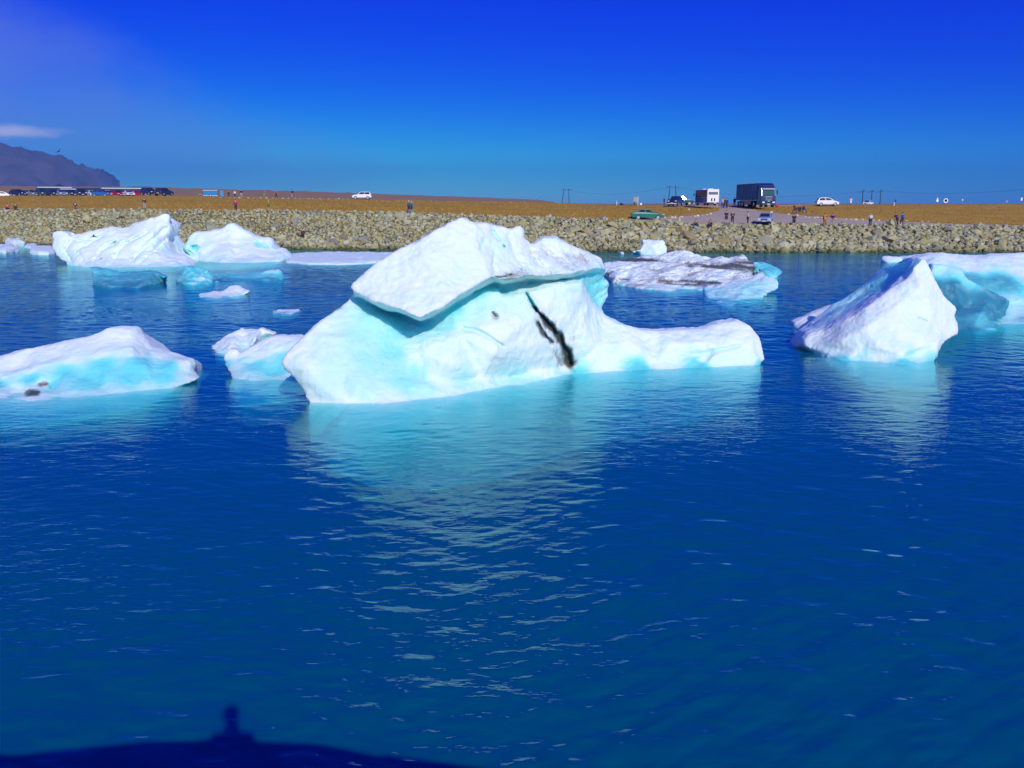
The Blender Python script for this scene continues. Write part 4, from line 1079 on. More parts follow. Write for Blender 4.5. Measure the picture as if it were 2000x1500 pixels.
def car(name, label, cat, kind, color, loc, bearing, group=None, pitch=0.0, roof=None, lower=None):
    Ln, Wd, prof, gb, gr, zb, zr, wr, ax = KINDS[kind]
    pm = paint(*color); h = Wd / 2
    root = empty(name, loc, -bearing); tag(root, label, cat, group)
    mb = MB(); mb.prism(prof, -h, h, 0.07, zb - 0.06, bevel=0.05); body = mb.build('body', pm, root)
    # glasshouse with leaning pillars
    bw, tw = h - 0.09, h - 0.26
    base = [(-bw, gb[0]), (bw, gb[0]), (bw, gb[1]), (-bw, gb[1])]; top = [(-tw, gr[0]), (tw, gr[0]), (tw, gr[1]), (-tw, gr[1])]
    B = [Vector((x, y, zb - 0.03)) for x, y in base]; T = [Vector((x, y, zr)) for x, y in top]
    mb = MB(); v = [mb.bm.verts.new(p) for p in B] + [mb.bm.verts.new(p) for p in T]
    fs = [mb.bm.faces.new([v[3], v[2], v[1], v[0]]), mb.bm.faces.new(v[4:])] + [mb.bm.faces.new((v[i], v[(i + 1) % 4], v[4 + (i + 1) % 4], v[4 + i])) for i in range(4)]
    bmesh.ops.bevel(mb.bm, geom=list({e for f in fs for e in f.edges}), offset=0.06, segments=2, affect='EDGES')
    mb.build('cabin', paint(*roof) if roof else pm, root)
    def pane(nm, a, b, c, d, u0, u1, w0, w1, out):
        q = []
        for u, w in ((u0, w0), (u1, w0), (u1, w1), (u0, w1)):
            lo = a.lerp(b, u); hi = d.lerp(c, u); q.append(lo.lerp(hi, w))
        mb = MB(); mb.quad(q, 0.012, out); mb.build(nm, GLASS, root)
    pane('rear_window', B[0], B[1], T[1], T[0], .08, .92, .18, .88, (0, -1, .3))
    pane('windscreen', B[2], B[3], T[3], T[2], .06, .94, .10, .92, (0, 1, .6))
    for side, (a, b, c, d) in (((1, 0, 0), (B[1], B[2], T[2], T[1])), ((-1, 0, 0), (B[3], B[0], T[0], T[3]))):
        for u0, u1 in ((.06, .49), (.53, .94)): pane('side_window', a, b, c, d, u0, u1, .16, .88, side)
    wheels(root, [(s * (h - 0.10), y) for s in (-1, 1) for y in ax], wr, 0.24)
    for s in (-1, 1):
        mb = MB(); mb.box((s * (h - .24), Ln / 2 - .07, zb - .28), (.36, .14, .15), .03); mb.build('headlight', LAMP, root)
        mb = MB(); mb.box((s * (h - .17), -Ln / 2 + .05, zb - .20), (.24, .12, .26), .03); mb.build('tail_light', RED, root)
        mb = MB(); mb.box((s * (h + .06), gb[1] - .18, zb + .06), (.18, .10, .12), .03); mb.build('mirror', pm, root)
    mb = MB(); mb.box((0, Ln / 2 - .05, zb - .36), (.8, .12, .18), .03); mb.build('grille', BLACK, root)
    mb = MB(); mb.box((0, Ln / 2 - .005, .46), (.5, .06, .11)); mb.build('number_plate', PLATE, root)
    mb = MB(); mb.box((0, -Ln / 2 + .005, .62), (.5, .06, .11)); mb.build('number_plate', PLATE, root)
    mb = MB(); mb.box((0, Ln / 2 - .10, .36), (Wd - .1, .24, .14), .04); mb.build('bumper', BLACK if lower is None else paint(*lower), root)
    if pitch: root.rotation_euler[0] = pitch
    return root
WHITE = ('white', (0.82, 0.82, 0.80)); GREEN = ('green', (0.005, 0.16, 0.10)); SILVER = ('silver_blue', (0.30, 0.38, 0.52)); NAVY = ('navy', (0.012, 0.022, 0.09)); DARK = ('dark_blue_grey', (0.018, 0.035, 0.06)); CRIMSON = ('crimson', (0.42, 0.015, 0.04)); TEAL = ('dark_teal', (0.01, 0.07, 0.085)); BLUE = ('mid_blue', (0.02, 0.13, 0.38)); GREY = ('grey', (0.25, 0.27, 0.3))

def bus(name, label, loc, bearing, Ln, Wd, Ht, body_c, upper_c=None, nwin=5, cat='bus', group=None, hatches=0, mirror=True, rear_red=True, shade_c=None):
    root = empty(name, loc, -bearing); tag(root, label, cat, group)
    z0 = 0.35; h = Wd / 2
    mb = MB(); mb.box((0, 0, (z0 + Ht) / 2), (Wd, Ln, Ht - z0), 0.12, seg=2); mb.build('body', paint(*body_c), root)
    if upper_c:
        mb = MB(); mb.box((0, 0, Ht - 0.12), (Wd - .02, Ln - .02, .34), 0.14, seg=2); mb.build('roof', paint(*upper_c), root)
    zw0, zw1 = Ht * 0.50, Ht * 0.84
    step = (Ln - 0.7) / nwin
    for s in (-1, 1):
        for i in range(nwin):
            y = -Ln / 2 + .35 + step * (i + .5)
            mb = MB(); mb.box((s * (h - .005), y, (zw0 + zw1) / 2), (.04, step - .07, zw1 - zw0), 0.012); mb.build('side_window', GLASS, root)
    mb = MB(); mb.box((0, -Ln / 2 + .005, Ht * .75), (Wd * .78, .04, Ht * .17), 0.01); mb.build('rear_window', mat('grey_glass', (0.16, 0.16, 0.17), 0.15), root)
    mb = MB(); mb.box((0, Ln / 2 - .005, Ht * .62), (Wd * .86, .04, Ht * .40), 0.01); mb.build('windscreen', GLASS, root)
    for s in (-1, 1):
        if rear_red:
            mb = MB(); mb.box((s * Wd * .12, -Ln / 2 - .01, Ht * .36), (.24, .06, .5), .03); mb.build('tail_light', mat('maroon_lens', (0.16, 0.012, 0.015), 0.3), root)
        mb = MB(); mb.box((s * (h - .3), Ln / 2, z0 + .35), (.3, .06, .16), .02); mb.build('headlight', LAMP, root)
        if mirror:
            mb = MB(); mb.box((s * (h + .22), Ln / 2 + .05, Ht * .66), (.16, .12, .42), .03); mb.tube((s * h, Ln / 2 - .1, Ht * .74), (s * (h + .22), Ln / 2 + .05, Ht * .74), .025, n=6); mb.build('mirror', BLACK, root)
    mb = MB(); mb.box((0, -Ln / 2 - .02, z0 + .06), (Wd - .1, .18, .24), .04); mb.build('bumper', BLACK, root)
    mb = MB(); mb.box((.35, -Ln / 2 - .115, z0 + .06), (.5, .02, .11)); mb.build('number_plate', PLATE, root)
    if shade_c:  # dark blue panels paint shade onto the white sides
        for s in (-1, 1):
            mb = MB(); mb.box((s * (h + .002), 0, (z0 + zw0) / 2 + .06), (.02, Ln - .3, zw0 - z0 - .2), .005); mb.build('shade_panel', paint(*shade_c), root)
            mb = MB(); mb.box((s * (h - .012), 0, (zw0 + Ht - .1) / 2), (.03, Ln - .3, Ht - .16 - zw0), .005); mb.build('window_band', GLASS, root)
    for i in range(hatches):
        mb = MB(); mb.box((0, -Ln * .22 + i * Ln * .45, Ht + .05), (.9, 1.1, .14), .05); mb.build('roof_hatch', paint(*WHITE), root)
    wheels(root, [(s * (h - .14), y) for s in (-1, 1) for y in (-Ln * .26, Ln * .33)], .42, .26)
    return root

def truck(loc, bearing):
    root = empty('truck', loc, -bearing); tag(root, 'dark blue articulated truck with tall teal trailer parked facing the lagoon', 'truck')
    tp = mat('trailer_panel', (0.010, 0.085, 0.165), 0.45, 0, 0.06, 1.2); nv = paint('truck_navy', (0.012, 0.02, 0.085))
    # trailer
    mb = MB(); mb.box((0, -6.4, 2.6), (2.5, 11.4, 2.75), .05); tr = mb.build('trailer', tp, root)
    mb = MB(); mb.box((0, -6.4, 4.0), (2.54, 11.46, .10)); mb.build('roof_rail', nv, tr)
    for s in (-1, 1):
        for i in range(7):
            mb = MB(); mb.box((s * 1.255, -11.6 + i * 1.75, 2.6), (.03, .05, 2.6)); mb.build('seam', mat('trailer_seam', (0.008, 0.06, 0.12), 0.5), tr)
        mb = MB(); mb.box((s * 1.1, -7.2, .80), (.05, 6.4, .75), .02); mb.build('side_guard', nv, tr)
    # faint two-line lettering high on the trailer side
    lt = mat('pale_lettering', (0.16, 0.34, 0.50), 0.5)
    for row, (z, hh, n, y0) in enumerate(((3.55, .42, 4, -1.2), (3.05, .18, 8, -1.2))):
        mb = MB(); rr = random.Random(row)
        for k in range(n):
            wd = (2.2 / n)
            for seg in range(2): mb.box((1.262, y0 - k * wd - rr.uniform(0, wd * .4), z + (seg - .5) * hh * .5), (.02, wd * .55, hh * .35))
        mb.build('lettering', lt, tr)
    # chassis
    mb = MB(); mb.box((0, -5.4, .95), (1.0, 12.6, .28)); mb.build('chassis', BLACK, root)
    # cab
    mb = MB(); mb.prism([(-.55, .55), (-.55, 3.15), (-.25, 3.55), (.95, 3.5), (1.28, 3.25), (1.55, 1.9), (1.62, 1.1), (1.6, .35), (.3, .35)], -1.22, 1.22, 0.06, 3.0, bevel=.08); cab = mb.build('cab', nv, root)
    mb = MB(); mb.prism([(-.75, 3.4), (-.75, 4.02), (.2, 4.0), (.85, 3.75), (1.0, 3.45)], -1.15, 1.15, .1, 3.6, bevel=.06); mb.build('roof_deflector', nv, root)
    mb = MB(); mb.quad([(-1.05, 1.60, 1.95), (1.05, 1.60, 1.95), (1.0, 1.40, 2.85), (-1.0, 1.40, 2.85)], .02, (0, 1, .2)); mb.build('windscreen', mat('green_glass', (0.02, 0.10, 0.085), 0.08, spec=.8), cab)
    mb = MB(); mb.box((0, 1.50, 3.02), (2.1, .32, .10), .03, rot=Matrix.Rotation(-.3, 3, 'X')); mb.build('sun_visor', mat('visor', (0.55, 0.6, 0.6), 0.2), cab)
    for s in (-1, 1):
        mb = MB(); mb.box((s * 1.225, .75, 2.35), (.03, .95, .75), .01); mb.build('side_window', GLASS, cab)
        mb = MB(); mb.box((s * 1.5, 1.45, 2.45), (.18, .14, .75), .04); mb.tube((s * 1.2, 1.4, 2.75), (s * 1.5, 1.45, 2.75), .03, n=6); mb.build('mirror', nv, cab)
        mb = MB(); mb.box((s * .88, 1.62, .80), (.45, .10, .24), .04); mb.build('headlight', LAMP, cab)
        mb = MB(); mb.box((s * .95, 1.645, .52), (.25, .06, .12), .02); mb.build('fog_lamp', LAMP, cab)
    for i, z in enumerate((1.74, 1.52, 1.34, 1.18)):
        mb = MB(); mb.box((0, 1.62 if z < 1.6 else 1.60, z), (1.3 - .06 * i, .07, .07 if i else .10), .015); mb.build('grille_bar', RIM if i in (0, 3) else mat('steel_dull', (0.3, 0.34, 0.36), 0.35), cab)
    mb = MB(); mb.box((0, 1.60, .52), (2.4, .22, .38), .06); mb.build('bumper', mat('bumper_blue', (0.015, 0.06, 0.10), 0.4), cab)
    mb = MB(); mb.box((0, 1.725, .50), (.52, .03, .12)); mb.build('number_plate', PLATE, cab)
    mb = MB(); mb.box((0, 1.655, 1.0), (.34, .03, .16)); mb.build('badge', RIM, cab)
    wheels(root, [(s * 1.02, y) for s in (-1, 1) for y in (.75, -2.4, -8.6, -9.9, -11.2)], .50, .34)
    return root

def motorcycle(loc, bearing):
    root = empty('motorcycle', loc, -bearing); tag(root, 'dark red touring motorcycle parked on the grass above the gravel', 'motorcycle')
    for y in (-.75, .75):
        mb = MB()
        for k in range(20):
            a, b = 2 * math.pi * k / 20, 2 * math.pi * (k + 1) / 20
            mb.tube((0, y + .29 * math.cos(a), .33 + .29 * math.sin(a)), (0, y + .29 * math.cos(b), .33 + .29 * math.sin(b)), .05, n=6)
        w_ = mb.build('wheel', TYRE, root)
        mb = MB(); mb.tube((-.05, y, .33), (.05, y, .33), .09, n=10)
        for k in range(5):
            a = 2 * math.pi * k / 5; mb.tube((0, y, .33), (0, y + .27 * math.cos(a), .33 + .27 * math.sin(a)), .02, n=5)
        mb.build('rim', RIM, w_)
    mb = MB(); mb.box((0, 0, .50), (.34, .55, .40), .06); mb.tube((0, -.75, .33), (0, -.1, .5), .04); mb.tube((0, .1, .75), (0, -.5, .8), .03); mb.build('engine', BLACK, root)
    mb = MB(); mb.ball((0, .15, .88), (.17, .34, .16)); mb.build('tank', paint('maroon', (0.14, 0.008, 0.03)), root, True)
    mb = MB(); mb.box((0, -.35, .86), (.28, .70, .12), .05); mb.build('seat', BLACK, root)
    mb = MB(); mb.prism([(.35, .6), (.45, 1.0), (.72, 1.12), (.92, .92), (.8, .6)], -.20, .20, .05, .95, bevel=.03); mb.build('fairing', paint(*NAVY), root)
    mb = MB(); mb.quad([(-.15, .62, 1.08), (.15, .62, 1.08), (.12, .46, 1.40), (-.12, .46, 1.40)], .01, (0, 1, .3)); mb.build('windshield', GLASS, root)
    for s in (-1, 1):
        mb = MB(); mb.tube((s * .09, .75, .33), (s * .09, .50, 1.0), .03); mb.build('fork', RIM, root)
        mb = MB(); mb.tube((0, .48, 1.06), (s * .36, .34, 1.12), .02); mb.build('handlebar', BLACK, root)
        mb = MB(); mb.box((s * .30, -.62, .68), (.20, .48, .36), .05); mb.build('pannier', paint('maroon', (0.14, 0.008, 0.03)), root)
    mb = MB(); mb.box((0, -.82, 1.10), (.42, .36, .32), .08); mb.build('top_case', paint('maroon', (0.14, 0.008, 0.03)), root)
    mb = MB(); mb.box((0, .92, .88), (.2, .06, .14), .03); mb.build('headlight', LAMP, root)
    mb = MB(); mb.tube((.1, .1, .35), (.18, -.7, .42), .04); mb.build('exhaust', RIM, root)
    mb = MB(); mb.tube((-.12, .05, .40), (-.35, -.05, .0), .015); mb.build('side_stand', BLACK, root)
    return root

def G(px, py, Ymax=320.0): return on_ground(px, py, Ymax)
def rel(px, deg): return math.atan((px - 1000) / F) + R(deg)      # bearing measured from the line of sight

car('car', 'green saloon car on the gravel above the rocks', 'car', 'sedan', GREEN, G(1264, 429), rel(1264, 82))
car('car', 'silver blue estate car facing the lagoon on the gravel road', 'car', 'estate', SILVER, G(1494, 438), rel(1494, 184))
car('car', 'white off-road car driving past on the plain alone', 'car', 'suv', WHITE, G(707, 389.3), rel(707, -86), roof=None)
car('car', 'white hatchback on the road top, left of the three power poles', 'car', 'hatch', WHITE, G(1615, 402.2), rel(1615, 76))
car('car', 'small white car half hidden by the crest below the three power poles', 'car', 'hatch', WHITE, P(1695, 401.5, 260), rel(1695, 200))
car('car', 'dark blue off-road car with bright bumper facing the lagoon, near the bus', 'car', 'suv', NAVY, P(1319, 401.6, 168), rel(1319, 196), lower=WHITE)
car('pickup_truck', 'dark green pickup with pale door behind the dark blue off-road car', 'pickup', 'pickup', TEAL, P(1329, 401.0, 174), rel(1329, 76), lower=WHITE)
bus('minibus', 'white minibus seen from the rear on the gravel ramp', P(1380, 401.2, 160) , rel(1380, -19), 6.6, 2.15, 2.75, WHITE, hatches=2, nwin=4, cat='bus', shade_c=('shade_blue', (0.05, 0.14, 0.24)))
truck(P(1494, 404.5, 156), rel(1494, 160))
motorcycle(G(1561, 417), rel(1561, 84))

# the car park on the plain at the left
lot = 'vehicles in the car park at the left'
def lotpos(px, Y): return Vector((((px - 1000) / F) * CP * Y, Y, tz(((px - 1000) / F) * CP * Y, Y)))
car('car', 'black off-road car, next to last at the right end of the car park', 'car', 'suv', NAVY, lotpos(293, 200), rel(293, 150), lot)
car('car', 'dark off-road car with red tail light, last at the car park right end', 'car', 'suv', DARK, lotpos(322, 198), rel(322, 35), lot)
bus('bus', 'dark coach with white roof beside the small red car', lotpos(245, 222), rel(245, 85), 10.5, 2.5, 2.5, TEAL, WHITE, 7, group=lot, mirror=False)
car('car', 'small red car before the dark coach with white roof', 'car', 'hatch', CRIMSON, lotpos(229, 206), rel(229, 150), lot)
car('car', 'red estate car tucked against the black off-road car', 'car', 'estate', CRIMSON, lotpos(272, 208), rel(272, 120), lot)
car('car', 'white low car nose of the row between the two red cars', 'car', 'sedan', WHITE, lotpos(252, 205), rel(252, 165), lot)
bus('bus', 'long navy coach in the middle of the car park', lotpos(190, 226), rel(190, 85), 11.0, 2.5, 2.5, NAVY, None, 7, group=lot, mirror=False)
bus('bus', 'coach with bright white roof towering over the parked cars', lotpos(109, 228), rel(109, 85), 8.0, 2.4, 2.7, NAVY, WHITE, 6, group=lot, mirror=False)
bus('minibus', 'white roofed minibus right of the coach with bright white roof', lotpos(141, 222), rel(141, 80), 5.2, 2.2, 2.35, NAVY, WHITE, 4, group=lot, mirror=False)
seq = [('white flat topped car cut by the left edge of the photo', 'estate', WHITE, 8, 216, 95), ('dark blue car leftmost of the dark ones in the car park', 'hatch', NAVY, 38, 206, 140), ('grey blue car second of the dark ones from the left', 'estate', GREY, 62, 208, 150), ('teal car in front of the left end of the white roofed coach', 'suv', TEAL, 84, 208, 160),
       ('blue grey car under the middle of the white roofed coach', 'hatch', DARK, 103, 206, 150), ('silver car under the right end of the white roofed coach', 'sedan', SILVER, 121, 206, 165), ('dark car in front of the white roofed minibus', 'hatch', DARK, 140, 206, 155), ('navy car with pale nose in front of the navy coach', 'suv', NAVY, 160, 206, 170), ('white car squeezed beside the navy coach', 'hatch', WHITE, 181, 208, 165), ('teal blue rounded car at the right end of the navy coach', 'hatch', BLUE, 200, 205, 120), ('white small car left of the small red car', 'hatch', WHITE, 214, 207, 175)]
for lb, kd, c, px, Y, br in seq: car('car', lb, 'car', kd, c, lotpos(px, Y), rel(px, br), lot)

def trailer():
    p = G(411, 384.6); root = empty('trailer', p, -rel(411, 90)); tag(root, 'blue box trailer with white rim and tow bar on the plain', 'trailer')
    mb = MB(); mb.box((0, 0, .80), (1.5, 3.0, 1.15), .05); mb.build('box', paint('bright_blue', (0.02, 0.20, 0.50)), root)
    for z in (1.40, .24): mb = MB(); mb.box((0, 0, z), (1.56, 3.06, .09), .02); mb.build('rim', paint(*WHITE), root)
    for y in (-1.52, 1.52): mb = MB(); mb.box((0, y, .80), (1.54, .08, 1.1)); mb.build('end_frame', BLACK, root)
    mb = MB(); mb.tube((0, -1.5, .5), (0, -2.5, .55), .05); mb.build('tow_bar', RIM, root)
    wheels(root, [(s * .82, 0) for s in (-1, 1)], .30, .18)
    mb = MB(); mb.box((.1, 2.35, .72), (.9, .75, 1.25), .03); bx = mb.build('crate', paint('pale_blue', (0.10, 0.30, 0.60)), None)
    bx.location = p; bx.rotation_euler = (0, 0, -rel(411, 90)); tag(bx, 'pale blue upright crate standing right of the blue trailer', 'crate')
    for i in range(3):
        mb = MB(); mb.box((.565, 2.1 + .25 * i, .72), (.03, .05, 1.2)); mb.build('slat', BLACK, bx)
trailer()

# ------------------------------------------------------------------ poles, wires, signs
POLE = mat('tarred_wood', (0.045, 0.055, 0.075), 0.8)
SGREY = mat('sign_back', (0.30, 0.31, 0.30), 0.6); SWHITE = mat('sign_white', (0.80, 0.80, 0.78), 0.5)
def h_frame(label, l_top, l_bot, r_top, r_bot, Y):
    a, b, c, d = (P(*q, Y) for q in (l_top, l_bot, r_top, r_bot))
    base = (b + d) / 2; root = empty('power_pole', base); tag(root, label, 'power pole')
    for t, u in ((a, b), (c, d)):
        mb = MB(); mb.tube(u - base - Vector((0, 0, 1.5)), t - base, .24, .17, 8); mb.build('pole', POLE, root)
    mid = (a + c) / 2 - base; hw = abs(c.x - a.x)
    mb = MB(); mb.box((mid.x, 0, mid.z - .7), (hw * 2.3, .16, .20)); mb.build('cross_arm', POLE, root)
    for k in (-1, 0, 1):
        mb = MB(); mb.tube((mid.x + k * hw * 1.05, 0, mid.z - .8), (mid.x + k * hw * 1.05, 0, mid.z - 1.7), .08, .08, 6); mb.build('insulator', mat('insulator', (0.12, 0.14, 0.15), 0.3), root)
h_frame('two legged power pole behind the pickup and the dark blue off-road car', (1308.5, 362.5), (1305, 400), (1319.5, 362.5), (1321.5, 400), 440)
h_frame('two legged power pole on the bare horizon beyond the brown bank', (1101.5, 368.5), (1097, 398), (1110.5, 368.5), (1112, 398), 560)
for lb, xt, xb in (('left one of the three single power poles', 1686, 1683.5), ('middle one of the three single power poles, behind the small white car', 1703.5, 1701.5), ('right one of the three single power poles', 1721, 1718)):
    t, b = P(xt, 370, 420), P(xb, 402, 420)
    root = empty('power_pole', b); tag(root, lb, 'power pole')
    mb = MB(); mb.tube((0, 0, -1), t - b, .26, .18, 8); mb.build('pole', POLE, root)
    q = P(xt - 8.5, 375.5, 420) - b; q2 = P(xt + 4.5, 373.2, 420) - b
    mb = MB(); mb.tube(q, q2, .13, .13, 6); mb.build('cross_arm', POLE, root)
    for w_ in (q, q2): mb = MB(); mb.tube(w_, w_ + Vector((0, 0, .5)), .10, .10, 6); mb.build('insulator', mat('insulator', (0.12, 0.14, 0.15), 0.3), root)
def wire(label, pts, r=0.035):
    mb = MB()
    for a, b in zip(pts[:-1], pts[1:]): mb.tube(a, b, r, r, 4, False)
    o = mb.build('power_line', POLE); tag(o, label, 'power line')
def sagline(a, b, sag, n=14):
    return [a.lerp(b, i / n) - Vector((0, 0, sag * 4 * (i / n) * (1 - i / n))) for i in range(n + 1)]
wire('power line sagging from the two legged pole to the three single poles', sagline(P(1320, 365, 440), P(1679, 374.5, 420), 3.2))
wire('power line running right from the three single poles', sagline(P(1725, 373, 420), P(2150, 352, 300), 2.4), .03)
wire('faint power line left of the two legged pole by the pickup', sagline(P(1110, 371, 560), P(1308, 365, 440), 3.0), .03)
def sign(label, px, top, bot, Y, panels, post=.04, cat='road sign'):
    """panels: (kind, width m, height m, centre px y, material)"""
    b = P(px, bot, Y); g = tz(b.x, Y); root = empty('road_sign', Vector((b.x, Y, g - .05))); tag(root, label, cat)
    t = P(px, top, Y).z - g
    mb = MB(); mb.tube((0, 0, 0), (0, 0, t), post, post, 8); mb.build('post', SGREY, root)
    for kind, wd, hh, cy, m in panels:
        z = P(px, cy, Y).z - g
        mb = MB()
        if kind == 'disc': mb.tube((0, -.05, z), (0, -.08, z), wd / 2, wd / 2, 20)
        elif kind == 'tri': mb.quad([(-wd / 2, -.07, z - hh / 2), (wd / 2, -.07, z - hh / 2), (0, -.07, z + hh / 2)], .01, (0, -1, 0))
        else: mb.box((0, -.07, z), (wd, .03, hh), .005)
        mb.build('panel', m, root)
PINK = mat('sign_pink', (0.70, 0.42, 0.38), 0.5)
sign('pale sign with round head right of the white hatchback', 1661.5, 386.5, 400, 215, [('disc', .62, 0, 389.5, PINK), ('box', .38, .36, 394, SWHITE)])
sign('small black sign high on a thin post right of the three power poles', 1748, 389, 402, 210, [('box', .34, .62, 392, BLACK)], .03)
sign('tall white triangular sign, left of a pair on the right skyline', 1830, 384, 399.4, 230, [('tri', .75, .95, 388.5, SWHITE), ('box', .5, .35, 392.5, SWHITE)])
sign('round pinkish white sign, right of a pair on the right skyline', 1846.5, 387, 399.4, 235, [('disc', 1.2, 0, 391.5, SWHITE), ('disc', .7, 0, 391.4, PINK)])
sign('thin pale marker on the right skyline beyond the pair of signs', 1879, 389, 399.4, 240, [('box', .22, .40, 390, SWHITE)], .03)
sign('small grey sign seen from behind near the right edge', 1965, 391, 404, 185, [('box', .40, .34, 393, SGREY)], .03)
sign('slim white sign on the skyline closest to the right edge', 1994, 386, 399.4, 230, [('box', .40, .75, 388.5, SWHITE)], .04)
sign('white marker plate on the ground right of the grey notice board', 1252, 396, 401.5, 205, [('box', .42, .55, 398.5, SWHITE)], .03)
def board():
    p = G(1241, 402.5); root = empty('notice_board', p); tag(root, 'grey notice board on two posts above the green saloon', 'notice board')
    for x in (-.45, .45): mb = MB(); mb.tube((x, 0, 0), (x, 0, 1.75), .05, .05, 8); mb.build('post', SWHITE if x > 0 else SGREY, root)
    mb = MB(); mb.box((0, -.06, 1.2), (.80, .05, .95), .01); mb.build('panel', SGREY, root)
board()
def post(label, px, py_b, h):
    p = G(px, py_b); root = empty('marker_post', p); tag(root, label, 'marker post')
    mb = MB(); mb.box((0, 0, h / 2), (.12, .12, h), .02, (0.8, 0.8)); mb.build('post', SWHITE, root)
    mb = MB(); mb.box((0, 0, h * .82), (.125, .125, h * .1)); mb.build('band', mat('reflector', (0.5, 0.2, 0.1), 0.3), root)
post('short white marker post on the gravel right of the green saloon', 1327.5, 434, .75)
post('white marker post on the crest left of the notice board', 1204.5, 401, .9)
post('white marker post below the small black sign', 1746, 402.5, .7)
# dark boulder on the crest, red bundle, pale stones
def stone(name, label, cat, loc, size, m, seed, group=None):
    r = random.Random(seed); bm = bmesh.new()
    for _ in range(16):
        d = Vector((r.gauss(0, 1), r.gauss(0, 1), r.gauss(0, 1))).normalized() * r.uniform(.85, 1.1)
        bm.verts.new(Vector((d.x * size[0], d.y * size[1], max(d.z, -.5) * size[2])))
    h = bmesh.ops.convex_hull(bm, input=bm.verts)
    bmesh.ops.delete(bm, geom=[g for g in h['geom_interior'] if isinstance(g, bmesh.types.BMVert)], context='VERTS')
    bmesh.ops.recalc_face_normals(bm, faces=bm.faces)
    me = bpy.data.meshes.new(name); bm.to_mesh(me); bm.free()
    o = link(name, me, m); o.location = loc + Vector((0, 0, size[2] * .3)); tag(o, label, cat, group)
PALE = mat('pale_stone', (0.60, 0.54, 0.44), 0.9, 0, .2, 4, .4); DKST = mat('dark_stone', (0.03, 0.035, 0.06), 0.9)
stone('boulder', 'dark boulder on the crest between marker post and notice board', 'boulder', G(1214, 401), (.50, .4, .42), DKST, 3)
stone('boulder', 'pale boulder alone on the brown bank below the minibus', 'boulder', G(1345, 410), (.28, .25, .25), PALE, 4)
def bundle():
    p = G(1517.5, 404.5); root = empty('bag', p); tag(root, 'bright red rounded bag on the ground right of the truck', 'bag')
    rm = mat('red_fabric', (0.65, 0.03, 0.06), 0.7)
    mb = MB(); mb.ball((0, 0, .25), (.36, .26, .26)); mb.build('sack', rm, root, True)
    mb = MB(); mb.ball((0, 0, .52), (.12, .10, .08), 1); mb.build('knot', rm, root, True)
bundle()
k = 0
edge = [(1299, 426), (1312, 425.5), (1318, 426), (1331, 425), (1358, 423.5), (1363, 422.5), (1372, 421.5), (1380, 420), (1388, 418.5), (1540, 420), (1557, 422), (1573, 424), (1580, 425.5), (1591, 426), (1597, 425.5), (1605, 426.5), (1633, 428), (1652, 428.5), (1662, 429), (1672, 430), (1685, 430), (1706, 430.5), (1716, 431.5), (1734, 431.5), (1770, 432.5), (1801, 433), (1813, 433.5), (1507, 415.5)]
rk = random.Random(5)
for x, y in edge:
    s = rk.uniform(.11, .24); k += 1
    stone('edge_stone', 'small pale stone lining the grass edge along the gravel road', 'stone', G(x, y), (s * 1.3, s, s * .9), PALE, 20 + k, 'pale stones along the road edge')
rk = random.Random(9)
for x in np.arange(432, 690, 13):
    y = 386.5 + (x - 432) * .011
    s = rk.uniform(.10, .22); k += 1
    stone('edge_stone', 'small pale stone lining the top edge of the left brown bank', 'stone', G(x + rk.uniform(-4, 4), y), (s * 1.5, s, s * .8), PALE, 60 + k, 'pale stones along the plain edge')

